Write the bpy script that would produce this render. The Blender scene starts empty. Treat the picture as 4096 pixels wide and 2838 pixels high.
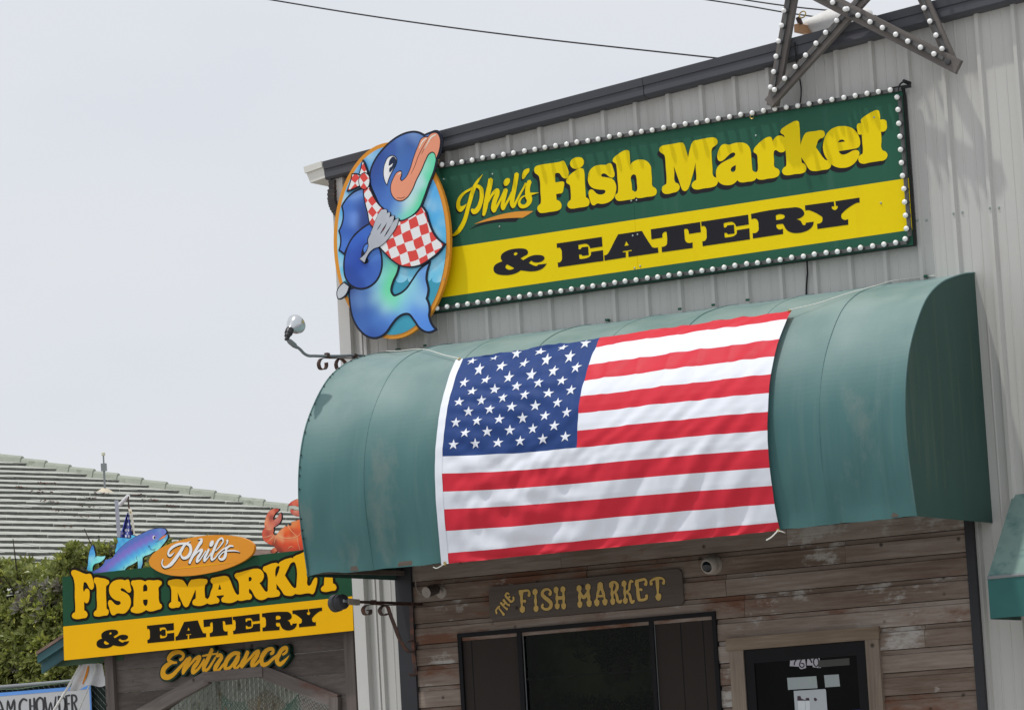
import bpy, bmesh, math, random
import numpy as np
from mathutils import Vector, Matrix
from mathutils.geometry import delaunay_2d_cdt
random.seed(7)
S = bpy.context.scene
COL = S.collection

# ------------------------------------------------------------------ camera
# solved from the vertical and horizontal lines of the facade (plane y = 0)
FPX = 14478.3
YAW, PIT, ROL = (math.radians(a) for a in (31.1017, 7.1103, 3.2872))
CAM = Vector((13.0, -21.5, 1.6))
FW = Vector((-math.sin(YAW)*math.cos(PIT), math.cos(YAW)*math.cos(PIT), math.sin(PIT)))
_r = Vector((math.cos(YAW), math.sin(YAW), 0)); _d = FW.cross(_r)
RT = math.cos(ROL)*_r + math.sin(ROL)*_d
DN = -math.sin(ROL)*_r + math.cos(ROL)*_d
cam = bpy.data.cameras.new('camera'); camo = bpy.data.objects.new('camera', cam); COL.objects.link(camo)
cam.sensor_fit = 'HORIZONTAL'; cam.sensor_width = 36.0; cam.lens = 36.0*FPX/4096.0
cam.clip_start = 0.1; cam.clip_end = 3000
m3 = Matrix((RT, -DN, -FW)).transposed()
camo.matrix_world = Matrix.Translation(CAM) @ m3.to_4x4()
S.camera = camo

# ------------------------------------------------------------------ sky and sun
SUN = Vector((0.77, 1.0, -3.75)).normalized()          # direction the light travels
w = bpy.data.worlds.new('World'); S.world = w; w.use_nodes = True
nt = w.node_tree; nt.nodes.clear()
out = nt.nodes.new('ShaderNodeOutputWorld'); mixs = nt.nodes.new('ShaderNodeMixShader')
b1 = nt.nodes.new('ShaderNodeBackground'); b2 = nt.nodes.new('ShaderNodeBackground')
sky = nt.nodes.new('ShaderNodeTexSky'); sky.sky_type = 'NISHITA'; sky.sun_disc = False
sky.sun_elevation = math.asin(-SUN.z); sky.sun_rotation = math.atan2(-SUN.x, -SUN.y)
sky.air_density = 1.0; sky.dust_density = 4.0
b1.inputs[1].default_value = 0.10
nt.links.new(sky.outputs[0], b1.inputs[0])
# thin high overcast: even pale grey with faint cloud texture
tc = nt.nodes.new('ShaderNodeTexCoord'); mp = nt.nodes.new('ShaderNodeMapping'); mp.inputs['Scale'].default_value = (3, 3, 9)
nz = nt.nodes.new('ShaderNodeTexNoise'); nz.inputs['Scale'].default_value = 2.2; nz.inputs['Detail'].default_value = 6
cr = nt.nodes.new('ShaderNodeValToRGB')
cr.color_ramp.elements[0].position = .32; cr.color_ramp.elements[0].color = (.715, .745, .80, 1)
cr.color_ramp.elements[1].position = .68; cr.color_ramp.elements[1].color = (.765, .785, .82, 1)
nt.links.new(tc.outputs['Generated'], mp.inputs[0]); nt.links.new(mp.outputs[0], nz.inputs[0])
nt.links.new(nz.outputs[0], cr.inputs[0]); nt.links.new(cr.outputs[0], b2.inputs[0])
b2.inputs[1].default_value = 1.07
mixs.inputs[0].default_value = 0.9
nt.links.new(b1.outputs[0], mixs.inputs[1]); nt.links.new(b2.outputs[0], mixs.inputs[2]); nt.links.new(mixs.outputs[0], out.inputs[0])
sl = bpy.data.lights.new('sun', 'SUN'); sl.energy = 2.0; sl.angle = math.radians(1.5); sl.color = (1, .965, .91)
so = bpy.data.objects.new('sun', sl); COL.objects.link(so); so.location = (0, -10, 30)
so.rotation_euler = SUN.to_track_quat('-Z', 'Y').to_euler()
S.view_settings.view_transform = 'Standard'; S.view_settings.look = 'None'; S.view_settings.gamma = 1
S.view_settings.exposure = 0.0; S.view_settings.use_curve_mapping = False

# ------------------------------------------------------------------ geometry helpers
def ray(px, py): return FW + RT*((px-2048)/FPX) + DN*((py-1419)/FPX)
def at(px, py, ax='y', v=0.0):
    q = ray(px, py); i = 'xyz'.index(ax); return CAM + q*((v-CAM[i])/q[i])
class Plane:
    """a flat surface in the place: origin, in-plane axes u, v and the normal n towards the street"""
    def __init__(s, O, u=(1, 0, 0), v=(0, 0, 1)):
        s.O = Vector(O); s.u = Vector(u).normalized(); s.v = Vector(v).normalized(); s.n = s.u.cross(s.v)
    def hit(s, px, py, off=0.0):
        q = ray(px, py); o = s.O + s.n*off; t = (o-CAM).dot(s.n)/q.dot(s.n); P = CAM+q*t-s.O
        return (P.dot(s.u), P.dot(s.v))
    def p3(s, a, b, off=0.0): return s.O + s.u*a + s.v*b + s.n*off
def new(name, parent=None, data=None):
    o = bpy.data.objects.new(name, data); COL.objects.link(o)
    if parent is not None:
        o.parent = parent; o.matrix_parent_inverse = MW[parent.name].inverted()
    MW[o.name] = Matrix.Identity(4)
    return o
MW = {}
def thing(name, loc, label, cat, group=None):
    o = bpy.data.objects.new(name, None); COL.objects.link(o); o.location = loc; o.empty_display_size = .1
    MW[o.name] = Matrix.Translation(Vector(loc))
    o['label'] = label; o['category'] = cat
    if group: o['group'] = group
    return o
def tag(o, label, cat, group=None):
    o['label'] = label; o['category'] = cat
    if group: o['group'] = group
    return o
def mesh(name, vs, fs, mat, parent=None, smooth=False):
    me = bpy.data.meshes.new(name); me.from_pydata([tuple(v) for v in vs], [], fs); me.update()
    if smooth: me.shade_smooth() if hasattr(me, 'shade_smooth') else None
    if mat is not None: me.materials.append(mat)
    return new(name, parent, me)
class MB:
    def __init__(s): s.v = []; s.f = []
    def add(s, vs, fs):
        b = len(s.v); s.v += [Vector(v) for v in vs]; s.f += [tuple(i+b for i in f) for f in fs]; return s
    def box(s, x0, x1, y0, y1, z0, z1):
        return s.add([(x0,y0,z0),(x1,y0,z0),(x1,y1,z0),(x0,y1,z0),(x0,y0,z1),(x1,y0,z1),(x1,y1,z1),(x0,y1,z1)],
            [(0,3,2,1),(4,5,6,7),(0,1,5,4),(1,2,6,5),(2,3,7,6),(3,0,4,7)])
    def bar(s, a, b, w, t, up=(0, 0, 1)):
        """rectangular bar from a to b, width w across, thickness t along up"""
        a = Vector(a); b = Vector(b); d = (b-a).normalized(); upv = Vector(up); sx = d.cross(upv).normalized(); uu = sx.cross(d).normalized()
        vs = [p+sx*(i*w/2)+uu*(j*t/2) for p in (a, b) for i, j in ((-1,-1),(1,-1),(1,1),(-1,1))]
        return s.add(vs, [(0,1,2,3),(4,7,6,5),(0,4,5,1),(1,5,6,2),(2,6,7,3),(3,7,4,0)])
    def tube(s, pts, r, n=8, cap=True):
        pts = [Vector(p) for p in pts]; rs = r if isinstance(r, (list, tuple)) else [r]*len(pts)
        d0 = (pts[1]-pts[0]).normalized(); up = Vector((0,0,1)) if abs(d0.z) < .9 else Vector((1,0,0))
        vs = []
        for i, p in enumerate(pts):
            d = (pts[min(i+1, len(pts)-1)]-pts[max(i-1, 0)]).normalized(); sx = d.cross(up).normalized(); uu = sx.cross(d).normalized(); up = uu
            vs += [p+(sx*math.cos(2*math.pi*k/n)+uu*math.sin(2*math.pi*k/n))*rs[i] for k in range(n)]
        fs = [(i*n+k, i*n+(k+1) % n, (i+1)*n+(k+1) % n, (i+1)*n+k) for i in range(len(pts)-1) for k in range(n)]
        if cap: fs += [tuple(range(n))[::-1], tuple((len(pts)-1)*n+k for k in range(n))]
        return s.add(vs, fs)
    def lathe(s, o, d, prof, n=20):
        """prof: list of (distance along d, radius)"""
        o = Vector(o); d = Vector(d).normalized(); up = Vector((0,0,1)) if abs(d.z) < .9 else Vector((1,0,0))
        sx = d.cross(up).normalized(); uu = sx.cross(d).normalized(); vs = []
        for h, r in prof: vs += [o+d*h+(sx*math.cos(2*math.pi*k/n)+uu*math.sin(2*math.pi*k/n))*max(r, 1e-4) for k in range(n)]
        fs = [(i*n+k, i*n+(k+1) % n, (i+1)*n+(k+1) % n, (i+1)*n+k) for i in range(len(prof)-1) for k in range(n)]
        fs += [tuple(range(n))[::-1], tuple((len(prof)-1)*n+k for k in range(n))]
        return s.add(vs, fs)
    def strip(s, pts, side, w, t):
        """flat iron bar bent along pts: width w along side, thickness t"""
        pts = [Vector(p) for p in pts]; side = Vector(side).normalized(); vs = []
        for i, p in enumerate(pts):
            d = (pts[min(i+1, len(pts)-1)]-pts[max(i-1, 0)]).normalized(); nn = d.cross(side).normalized()
            vs += [p+side*(w/2)+nn*(t/2), p-side*(w/2)+nn*(t/2), p-side*(w/2)-nn*(t/2), p+side*(w/2)-nn*(t/2)]
        fs = [(i*4+k, i*4+(k+1) % 4, (i+1)*4+(k+1) % 4, (i+1)*4+k) for i in range(len(pts)-1) for k in range(4)]
        fs += [(0,1,2,3), tuple((len(pts)-1)*4+k for k in (3,2,1,0))]
        return s.add(vs, fs)
    def build(s, name, mat, parent=None, smooth=False):
        o = mesh(name, s.v, s.f, mat, parent)
        if smooth:
            for p in o.data.polygons: p.use_smooth = True
            try: o.data.set_sharp_from_angle(angle=math.radians(40))
            except Exception: pass
        return o
def hermite(pts, closed, corner, n=4):
    """smooth curve through 2D/3D points; corner points stay sharp"""
    N = len(pts); P = [np.array(p, float) for p in pts]; T = []
    for i in range(N):
        a = P[(i-1) % N] if (closed or i > 0) else P[i]; c = P[(i+1) % N] if (closed or i < N-1) else P[i]
        d0 = np.linalg.norm(P[i]-a) or 1e-9; d1 = np.linalg.norm(c-P[i]) or 1e-9
        T.append(((P[i]-a)/d0*d1+(c-P[i])/d1*d0)/(d0+d1))
    res = []
    for i in range(N if closed else N-1):
        j = (i+1) % N; L = np.linalg.norm(P[j]-P[i])
        if corner[i] and corner[j]: res.append(P[i]); continue
        ch = (P[j]-P[i])/(L or 1e-9)
        m1 = T[i]*L; m2 = T[j]*L
        if corner[i]: m1 = (ch*2-T[j])*L
        if corner[j]: m2 = (ch*2-T[i])*L
        for k in range(n):
            t = k/n; h = 2*t**3-3*t*t+1; h2 = t**3-2*t*t+t; h3 = -2*t**3+3*t*t; h4 = t**3-t*t
            res.append(P[i]*h+m1*h2+P[j]*h3+m2*h4)
    if not closed: res.append(P[-1])
    return res
class View:
    """a traced window of the photograph: loops drawn in its own coordinates, placed on a plane of the place"""
    def __init__(s, ox, oy, sc, plane): s.ox, s.oy, s.sc, s.pl = ox, oy, sc, plane
    def uv(s, x, y): return s.pl.hit(s.ox+x/s.sc, s.oy+y/s.sc)
    def at3(s, x, y, off=0.0):
        a = s.pl.hit(s.ox+x/s.sc, s.oy+y/s.sc, off); return s.pl.p3(a[0], a[1], off)
    def loop(s, txt, n=4):
        pts = []; cs = []
        for t in txt.split(','):
            a = t.split(); c = a[1].endswith('c'); pts.append(s.uv(float(a[0]), float(a[1].rstrip('c')))); cs.append(c)
        return hermite(pts, True, cs, n)
    def glyph(s, txt, n=4): return [s.loop(t, n) for t in txt.split('|')]
    def strokes(s, txt, n=4, k=1.0):
        """';'-separated pen strokes of 'x y width' points -> outline loops (all counter-clockwise, to be united)"""
        res = []
        for st in txt.split(';'):
            pts = []; ws = []
            for t in st.split(','):
                a = [float(q) for q in t.split()]; pts.append(s.uv(a[0], a[1]))
                e = s.uv(a[0], a[1]+10); ws.append(max(a[2], 1)*k*math.dist(pts[-1], e)/10/2)
            pen = hermite([(p[0], p[1], q) for p, q in zip(pts, ws)], False, [False]*len(pts), n)
            L, Rr = [], []
            for i, p in enumerate(pen):
                d = pen[min(i+1, len(pen)-1)][:2]-pen[max(i-1, 0)][:2]; d = d/(np.linalg.norm(d) or 1); nn = np.array((-d[1], d[0]))
                L.append(p[:2]+nn*p[2]); Rr.append(p[:2]-nn*p[2])
            d1 = pen[-1][:2]-pen[-2][:2]; d1 /= np.linalg.norm(d1); d0 = pen[0][:2]-pen[1][:2]; d0 /= np.linalg.norm(d0)
            res.append([np.array(q) for q in Rr]+[pen[-1][:2]+d1*pen[-1][2]*.6]+[np.array(q) for q in L[::-1]]+[pen[0][:2]+d0*pen[0][2]*.6])
            for i in range(0, len(pen)-1, 1):      # short quads keep tight bends filled
                a0, a1 = pen[i], pen[i+1]
        return res
def area(l): x = np.array(l); return .5*np.sum(x[:, 0]*np.roll(x[:, 1], -1)-x[:, 1]*np.roll(x[:, 0], -1))
def orient(loops, union=False):
    r = []
    for i, l in enumerate(loops):
        pos = (i == 0) or union
        r.append(l if (area(l) > 0) == pos else l[::-1])
    return r
def offset(loops, d):
    res = []
    for l in loops:
        x = np.array(l); a = np.roll(x, 1, 0); b = np.roll(x, -1, 0)
        e0 = x-a; e0 /= np.maximum(np.linalg.norm(e0, axis=1), 1e-9)[:, None]; e1 = b-x; e1 /= np.maximum(np.linalg.norm(e1, axis=1), 1e-9)[:, None]
        n0 = np.stack((e0[:, 1], -e0[:, 0]), 1); n1 = np.stack((e1[:, 1], -e1[:, 0]), 1); m = n0+n1
        m /= np.maximum(np.linalg.norm(m, axis=1), 1e-6)[:, None]; c = np.clip((m*n0).sum(1), .6, 1)
        res.append(list(x+m*(d/c)[:, None]))
    return res
def shift(loops, dx, dy): return [[np.array((p[0]+dx, p[1]+dy)) for p in l] for l in loops]
def winding(loops, C):
    wn = np.zeros(len(C))
    for l in loops:
        a = np.array(l); b = np.roll(a, -1, 0)
        ay, by = a[:, 1][None], b[:, 1][None]; ax, bx = a[:, 0][None], b[:, 0][None]; px, py = C[:, 0][:, None], C[:, 1][:, None]
        cr_ = (bx-ax)*(py-ay)-(px-ax)*(by-ay)
        wn += ((ay <= py) & (by > py) & (cr_ > 0)).sum(1)-((ay > py) & (by <= py) & (cr_ < 0)).sum(1)
    return wn
def solid(name, loops, pl, o0, o1, mat, parent=None, grid=0, paint=None, back=False, sig=.03):
    """plate with the given outline on plane pl, standing from offset o0 to o1 towards the street"""
    vs = []; es = []
    for l in loops:
        b = len(vs); vs += [Vector((float(p[0]), float(p[1]))) for p in l]; es += [(b+i, b+(i+1) % len(l)) for i in range(len(l))]
    if grid:
        X = np.array([(v.x, v.y) for v in vs]); lo, hi = X.min(0), X.max(0)
        g = np.array([(x+(grid*.5 if j % 2 else 0), y) for j, y in enumerate(np.arange(lo[1]+grid*.5, hi[1], grid*.87)) for x in np.arange(lo[0], hi[0], grid)])
        if len(g): vs += [Vector(p) for p in g[winding(loops, g) > 0]]
    V, _, F, *_ = delaunay_2d_cdt(vs, es, [], 0, 1e-6)
    X = np.array([(v.x, v.y) for v in V]); C = np.array([X[list(f)].mean(0) for f in F]); keep = winding(loops, C) > .5
    F = [f for f, k in zip(F, keep) if k]
    F = [tuple(f) if (X[f[1]][0]-X[f[0]][0])*(X[f[2]][1]-X[f[0]][1])-(X[f[1]][1]-X[f[0]][1])*(X[f[2]][0]-X[f[0]][0]) > 0 else tuple(f)[::-1] for f in F]
    ed = {}
    for f in F:
        for i in range(len(f)): ed[(f[i], f[(i+1) % len(f)])] = 1
    bd = [e for e in ed if (e[1], e[0]) not in ed]
    used = sorted({i for f in F for i in f}); mp_ = {i: k for k, i in enumerate(used)}; n = len(used)
    P = [pl.p3(X[i][0], X[i][1], o1) for i in used]; fs = [tuple(mp_[i] for i in f) for f in F]
    bi = sorted({i for e in bd for i in e}); bm_ = {i: n+k for k, i in enumerate(bi)}
    bk = n+len(bi)                       # side ring keeps its own vertices so edges stay crisp
    P += [pl.p3(X[i][0], X[i][1], o1) for i in bi]+[pl.p3(X[i][0], X[i][1], o0) for i in bi]; bb = {i: bk+k for k, i in enumerate(bi)}
    fs += [(bm_[a], bb[a], bb[b], bm_[b]) for a, b in bd]
    if back:
        q = len(P); P += [pl.p3(X[i][0], X[i][1], o0) for i in used]; fs += [tuple(mp_[i]+q for i in f)[::-1] for f in F]
    o = mesh(name, P, fs, mat, parent)
    if paint:
        pc = np.array([p[0] for p in paint]); cc = np.array([p[1] for p in paint])
        att = o.data.color_attributes.new('paint', 'FLOAT_COLOR', 'POINT')
        idx = used+bi+bi+(used if back else [])
        D = ((X[idx][:, None, :]-pc[None])**2).sum(2); W = np.exp(-(D-D.min(1)[:, None])/(2*sig*sig)); W /= W.sum(1)[:, None]; K = W @ cc
        att.data.foreach_set('color', np.concatenate((K, np.ones((len(K), 1))), 1).astype(np.float32).ravel())
    return o

# ------------------------------------------------------------------ materials
def s2l(c): c /= 255.0; return c/12.92 if c <= .04045 else ((c+.055)/1.055)**2.4
def RGB(r, g, b, k=.82): return tuple(min(.9, s2l(q)/k) for q in (r, g, b))
def N(nt, t, **kw):
    n = nt.nodes.new('ShaderNode'+t)
    for k, v in kw.items(): setattr(n, k, v)
    return n
def mat(name, col, rough=.5, metal=0.0, var=.12, vs=6.0, bump=0.0, bs=60.0, stretch=(1, 1, 1), spec=.25, dirt=None, ds=3.0, dth=.62, attr=None, coat=0):
    m = bpy.data.materials.new(name); m.use_nodes = True; nt = m.node_tree; p = nt.nodes['Principled BSDF']
    p.inputs['Roughness'].default_value = rough; p.inputs['Metallic'].default_value = metal; p.inputs['Specular IOR Level'].default_value = spec
    if coat: p.inputs['Coat Weight'].default_value = coat
    tc = N(nt, 'TexCoord'); mp = N(nt, 'Mapping'); mp.inputs['Scale'].default_value = stretch
    oi = N(nt, 'ObjectInfo'); va = N(nt, 'VectorMath', operation='ADD'); sc = N(nt, 'VectorMath', operation='SCALE'); sc.inputs[3].default_value = 37.0
    cx = N(nt, 'CombineXYZ'); nt.links.new(oi.outputs['Random'], cx.inputs[0]); nt.links.new(oi.outputs['Random'], cx.inputs[2])
    nt.links.new(cx.outputs[0], sc.inputs[0]); nt.links.new(tc.outputs['Object'], va.inputs[0]); nt.links.new(sc.outputs[0], va.inputs[1]); nt.links.new(va.outputs[0], mp.inputs[0])
    nz = N(nt, 'TexNoise'); nz.inputs['Scale'].default_value = vs; nz.inputs['Detail'].default_value = 5; nt.links.new(mp.outputs[0], nz.inputs[0])
    mr = N(nt, 'MapRange'); mr.inputs[1].default_value = .25; mr.inputs[2].default_value = .75; mr.inputs[3].default_value = 1-var; mr.inputs[4].default_value = 1+var
    nt.links.new(nz.outputs[0], mr.inputs[0])
    mul = N(nt, 'Mix', data_type='RGBA', blend_type='MULTIPLY'); mul.inputs[0].default_value = 1
    if attr:
        a = N(nt, 'VertexColor', layer_name=attr); nt.links.new(a.outputs[0], mul.inputs[6])
    else: mul.inputs[6].default_value = (*col, 1)
    nt.links.new(mr.outputs[0], mul.inputs[7]); last = mul.outputs[2]
    if dirt:
        nd = N(nt, 'TexNoise'); nd.inputs['Scale'].default_value = ds; nd.inputs['Detail'].default_value = 8; nd.inputs['Roughness'].default_value = .65; nt.links.new(mp.outputs[0], nd.inputs[0])
        md = N(nt, 'MapRange'); md.inputs[1].default_value = dth-.06; md.inputs[2].default_value = dth+.08; md.inputs[3].default_value = 0; md.inputs[4].default_value = 1; nt.links.new(nd.outputs[0], md.inputs[0])
        mx = N(nt, 'Mix', data_type='RGBA'); nt.links.new(md.outputs[0], mx.inputs[0]); nt.links.new(last, mx.inputs[6]); mx.inputs[7].default_value = (*dirt, 1); last = mx.outputs[2]
    nt.links.new(last, p.inputs['Base Color'])
    if bump:
        nb = N(nt, 'TexNoise'); nb.inputs['Scale'].default_value = bs; nb.inputs['Detail'].default_value = 4; nt.links.new(mp.outputs[0], nb.inputs[0])
        bp = N(nt, 'Bump'); bp.inputs['Strength'].default_value = bump; bp.inputs['Distance'].default_value = .01; nt.links.new(nb.outputs[0], bp.inputs['Height']); nt.links.new(bp.outputs[0], p.inputs['Normal'])
    return m
def sunlit_dust(m, col, amt, sc=3.0):
    """painted-in sunlit tone on faces turned up to the sky, with dusty bleaching"""
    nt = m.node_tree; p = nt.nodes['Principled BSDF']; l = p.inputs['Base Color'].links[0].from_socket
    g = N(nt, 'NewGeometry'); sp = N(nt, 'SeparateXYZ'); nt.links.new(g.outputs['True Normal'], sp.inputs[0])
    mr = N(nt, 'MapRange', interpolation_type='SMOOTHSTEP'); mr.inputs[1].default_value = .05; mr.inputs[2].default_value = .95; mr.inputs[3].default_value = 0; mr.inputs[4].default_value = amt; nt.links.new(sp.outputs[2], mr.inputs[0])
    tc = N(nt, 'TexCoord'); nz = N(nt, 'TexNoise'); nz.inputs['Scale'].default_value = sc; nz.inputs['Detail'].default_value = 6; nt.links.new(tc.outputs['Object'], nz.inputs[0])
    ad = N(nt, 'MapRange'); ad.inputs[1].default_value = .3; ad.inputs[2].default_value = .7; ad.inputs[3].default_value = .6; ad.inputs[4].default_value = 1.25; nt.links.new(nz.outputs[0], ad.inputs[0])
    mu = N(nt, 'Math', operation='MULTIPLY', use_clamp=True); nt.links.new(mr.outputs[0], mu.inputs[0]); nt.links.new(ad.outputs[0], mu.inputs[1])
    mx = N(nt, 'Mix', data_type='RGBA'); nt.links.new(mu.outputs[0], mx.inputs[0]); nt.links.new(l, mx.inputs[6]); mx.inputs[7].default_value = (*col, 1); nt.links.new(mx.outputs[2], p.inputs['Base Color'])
def streaks(m, col, amt, th=.58, stretch=(9, 9, .35), sc=2.0):
    """rain runs: long vertical stains"""
    nt = m.node_tree; p = nt.nodes['Principled BSDF']; l = p.inputs['Base Color'].links[0].from_socket
    tc = N(nt, 'TexCoord'); mp = N(nt, 'Mapping'); mp.inputs['Scale'].default_value = stretch; nz = N(nt, 'TexNoise'); nz.inputs['Scale'].default_value = sc; nz.inputs['Detail'].default_value = 5
    n2 = N(nt, 'TexNoise'); n2.inputs['Scale'].default_value = .9; nt.links.new(tc.outputs['Object'], n2.inputs[0]); nt.links.new(tc.outputs['Object'], mp.inputs[0]); nt.links.new(mp.outputs[0], nz.inputs[0])
    ad = N(nt, 'Math', operation='MULTIPLY_ADD'); ad.inputs[1].default_value = .35; nt.links.new(n2.outputs[0], ad.inputs[0]); nt.links.new(nz.outputs[0], ad.inputs[2])
    mr = N(nt, 'MapRange'); mr.inputs[1].default_value = th+.13; mr.inputs[2].default_value = th+.32; mr.inputs[3].default_value = 0; mr.inputs[4].default_value = amt; nt.links.new(ad.outputs[0], mr.inputs[0])
    mx = N(nt, 'Mix', data_type='RGBA'); nt.links.new(mr.outputs[0], mx.inputs[0]); nt.links.new(l, mx.inputs[6]); mx.inputs[7].default_value = (*col, 1); nt.links.new(mx.outputs[2], p.inputs['Base Color'])
def ramp(nt, stops):
    r = N(nt, 'ValToRGB'); e = r.color_ramp.elements
    while len(e) < len(stops): e.new(.5)
    for q, (pos, c) in zip(e, stops): q.position = pos; q.color = (*c, 1)
    return r
def wood(name, stops, paint=None, pth=.6, grain=14.0, paint2=None, p2th=.66, axis='x'):
    """weathered boards: long grain, each board its own tone, worn remains of old paint"""
    m = bpy.data.materials.new(name); m.use_nodes = True; nt = m.node_tree; p = nt.nodes['Principled BSDF']; p.inputs['Roughness'].default_value = .85; p.inputs['Specular IOR Level'].default_value = .25
    tc = N(nt, 'TexCoord'); oi = N(nt, 'ObjectInfo'); cx = N(nt, 'CombineXYZ')
    for i in range(3): nt.links.new(oi.outputs['Random'], cx.inputs[i])
    sc = N(nt, 'VectorMath', operation='SCALE'); sc.inputs[3].default_value = 53.0; va = N(nt, 'VectorMath', operation='ADD')
    nt.links.new(cx.outputs[0], sc.inputs[0]); nt.links.new(tc.outputs['Object'], va.inputs[0]); nt.links.new(sc.outputs[0], va.inputs[1])
    def noise(scale, st, det=6, ro=.6):
        mp = N(nt, 'Mapping'); mp.inputs['Scale'].default_value = st; nt.links.new(va.outputs[0], mp.inputs[0])
        n = N(nt, 'TexNoise'); n.inputs['Scale'].default_value = scale; n.inputs['Detail'].default_value = det; n.inputs['Roughness'].default_value = ro; nt.links.new(mp.outputs[0], n.inputs[0]); return n
    L = {'x': (.06, 1, 1), 'z': (1, 1, .06)}[axis]; L2 = {'x': (.3, 1, 1), 'z': (1, 1, .3)}[axis]
    g = noise(grain*3, L, 8, .7); b = noise(2.2, L2, 5)
    a1 = N(nt, 'Math', operation='MULTIPLY'); a1.inputs[1].default_value = .45; nt.links.new(g.outputs[0], a1.inputs[0])
    a2 = N(nt, 'Math', operation='MULTIPLY_ADD'); a2.inputs[1].default_value = .55; nt.links.new(b.outputs[0], a2.inputs[0]); nt.links.new(a1.outputs[0], a2.inputs[2])
    a3 = N(nt, 'Math', operation='MULTIPLY_ADD'); a3.inputs[1].default_value = .13; nt.links.new(oi.outputs['Random'], a3.inputs[0]); nt.links.new(a2.outputs[0], a3.inputs[2])
    a4 = N(nt, 'Math', operation='SUBTRACT'); a4.inputs[1].default_value = .065; nt.links.new(a3.outputs[0], a4.inputs[0])
    r = ramp(nt, stops); nt.links.new(a4.outputs[0], r.inputs[0]); last = r.outputs[0]
    for col, th, sc_ in ((paint, pth, 3.0), (paint2, p2th, 5.0)):
        if not col: continue
        q = noise(sc_, L2 if sc_ < 4 else (.6, 1, 1), 9, .68)
        # some boards keep far more paint than others
        h = N(nt, 'Math', operation='MULTIPLY'); h.inputs[1].default_value = 7.13 if sc_ < 4 else 11.7; nt.links.new(oi.outputs['Random'], h.inputs[0])
        fr = N(nt, 'Math', operation='FRACT'); nt.links.new(h.outputs[0], fr.inputs[0])
        ad = N(nt, 'Math', operation='MULTIPLY_ADD'); ad.inputs[1].default_value = .2; nt.links.new(fr.outputs[0], ad.inputs[0]); nt.links.new(q.outputs[0], ad.inputs[2])
        gm = N(nt, 'Math', operation='MULTIPLY_ADD'); gm.inputs[1].default_value = .25; nt.links.new(g.outputs[0], gm.inputs[0]); nt.links.new(ad.outputs[0], gm.inputs[2])
        md = N(nt, 'MapRange'); md.inputs[1].default_value = th+.1; md.inputs[2].default_value = th+.19; md.inputs[3].default_value = 0; md.inputs[4].default_value = .9; nt.links.new(gm.outputs[0], md.inputs[0])
        mx = N(nt, 'Mix', data_type='RGBA'); nt.links.new(md.outputs[0], mx.inputs[0]); nt.links.new(last, mx.inputs[6]); mx.inputs[7].default_value = (*col, 1); last = mx.outputs[2]
    # knots and nail holes
    vo = N(nt, 'TexVoronoi'); vo.inputs['Scale'].default_value = 5.5; nt.links.new(va.outputs[0], vo.inputs[0])
    mk = N(nt, 'MapRange'); mk.inputs[1].default_value = .05; mk.inputs[2].default_value = .11; mk.inputs[3].default_value = .75; mk.inputs[4].default_value = 0; nt.links.new(vo.outputs['Distance'], mk.inputs[0])
    mx = N(nt, 'Mix', data_type='RGBA'); nt.links.new(mk.outputs[0], mx.inputs[0]); nt.links.new(last, mx.inputs[6]); mx.inputs[7].default_value = (.02, .015, .012, 1); last = mx.outputs[2]
    nt.links.new(last, p.inputs['Base Color'])
    bp = N(nt, 'Bump'); bp.inputs['Strength'].default_value = .5; bp.inputs['Distance'].default_value = .006; nt.links.new(g.outputs[0], bp.inputs['Height']); nt.links.new(bp.outputs[0], p.inputs['Normal'])
    return m
# ------------------------------------------------------------------ material set
M = {}
M['wall'] = mat('painted_metal', (.545, .54, .515), .5, .0, .05, 1.3, .03, 8, (1, 1, .25), .4, dirt=(.49, .475, .44), ds=1.6, dth=.66)
streaks(M['wall'], (.40, .385, .35), .5, .60, (7, 7, .25), 1.6)
M['trimlight'] = mat('pale_trim', (.60, .595, .575), .5, 0, .05, 3)
M['fascia'] = mat('charcoal_fascia', RGB(72, 73, 78), .45, .0, .1, 2.0, .04, 6, (.3, 1, 1), dirt=RGB(110, 110, 112), ds=5, dth=.68)
M['gutter'] = mat('white_gutter', RGB(205, 203, 196), .5, 0, .08, 5, dirt=RGB(170, 105, 50), ds=9, dth=.69)
M['spout'] = mat('black_downspout', RGB(62, 58, 58), .45, 0, .2, 12, dirt=RGB(120, 80, 60), ds=14, dth=.64)
M['dark'] = mat('dark_bronze_frame', (.011, .011, .0125), .5, 0, .1, 4, spec=.12)
M['trimdark'] = mat('charcoal_corner_trim', (.034, .035, .04), .5, 0, .12, 3)
M['ground'] = mat('worn_concrete', (.36, .35, .33), .9, 0, .12, .6, .15, 30, dirt=(.28, .27, .26), ds=.5, dth=.55)
M['green'] = mat('sign_green', RGB(38, 86, 68), .5, 0, .05, 2.5, spec=.2, dirt=RGB(52, 98, 82), ds=3, dth=.7)
M['yellow'] = mat('sign_yellow', RGB(243, 197, 6), .5, 0, .035, 2.5, spec=.15)
streaks(M['green'], RGB(60, 100, 84), .35, .62, (8, 8, .3), 1.6); streaks(M['yellow'], RGB(205, 160, 20), .18, .64, (8, 8, .3), 1.5)
M['ink'] = mat('sign_black', RGB(34, 33, 38), .5, 0, .08, 3, spec=.15)
M['orange'] = mat('sign_orange', RGB(210, 140, 48), .4, 0, .04, 3)
M['edge'] = mat('sign_edge', (.012, .014, .013), .5)
M['conduit'] = mat('grey_conduit', RGB(92, 92, 92), .5, .3, .15, 20)
M['socket'] = mat('dark_socket', RGB(66, 66, 68), .55, 0, .15, 30)
M['bulb'] = mat('white_glass_bulb', (.95, .95, .94), .15, 0, .0, 10, spec=.6)
M['cable'] = mat('black_cable', (.02, .02, .022), .6)
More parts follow.
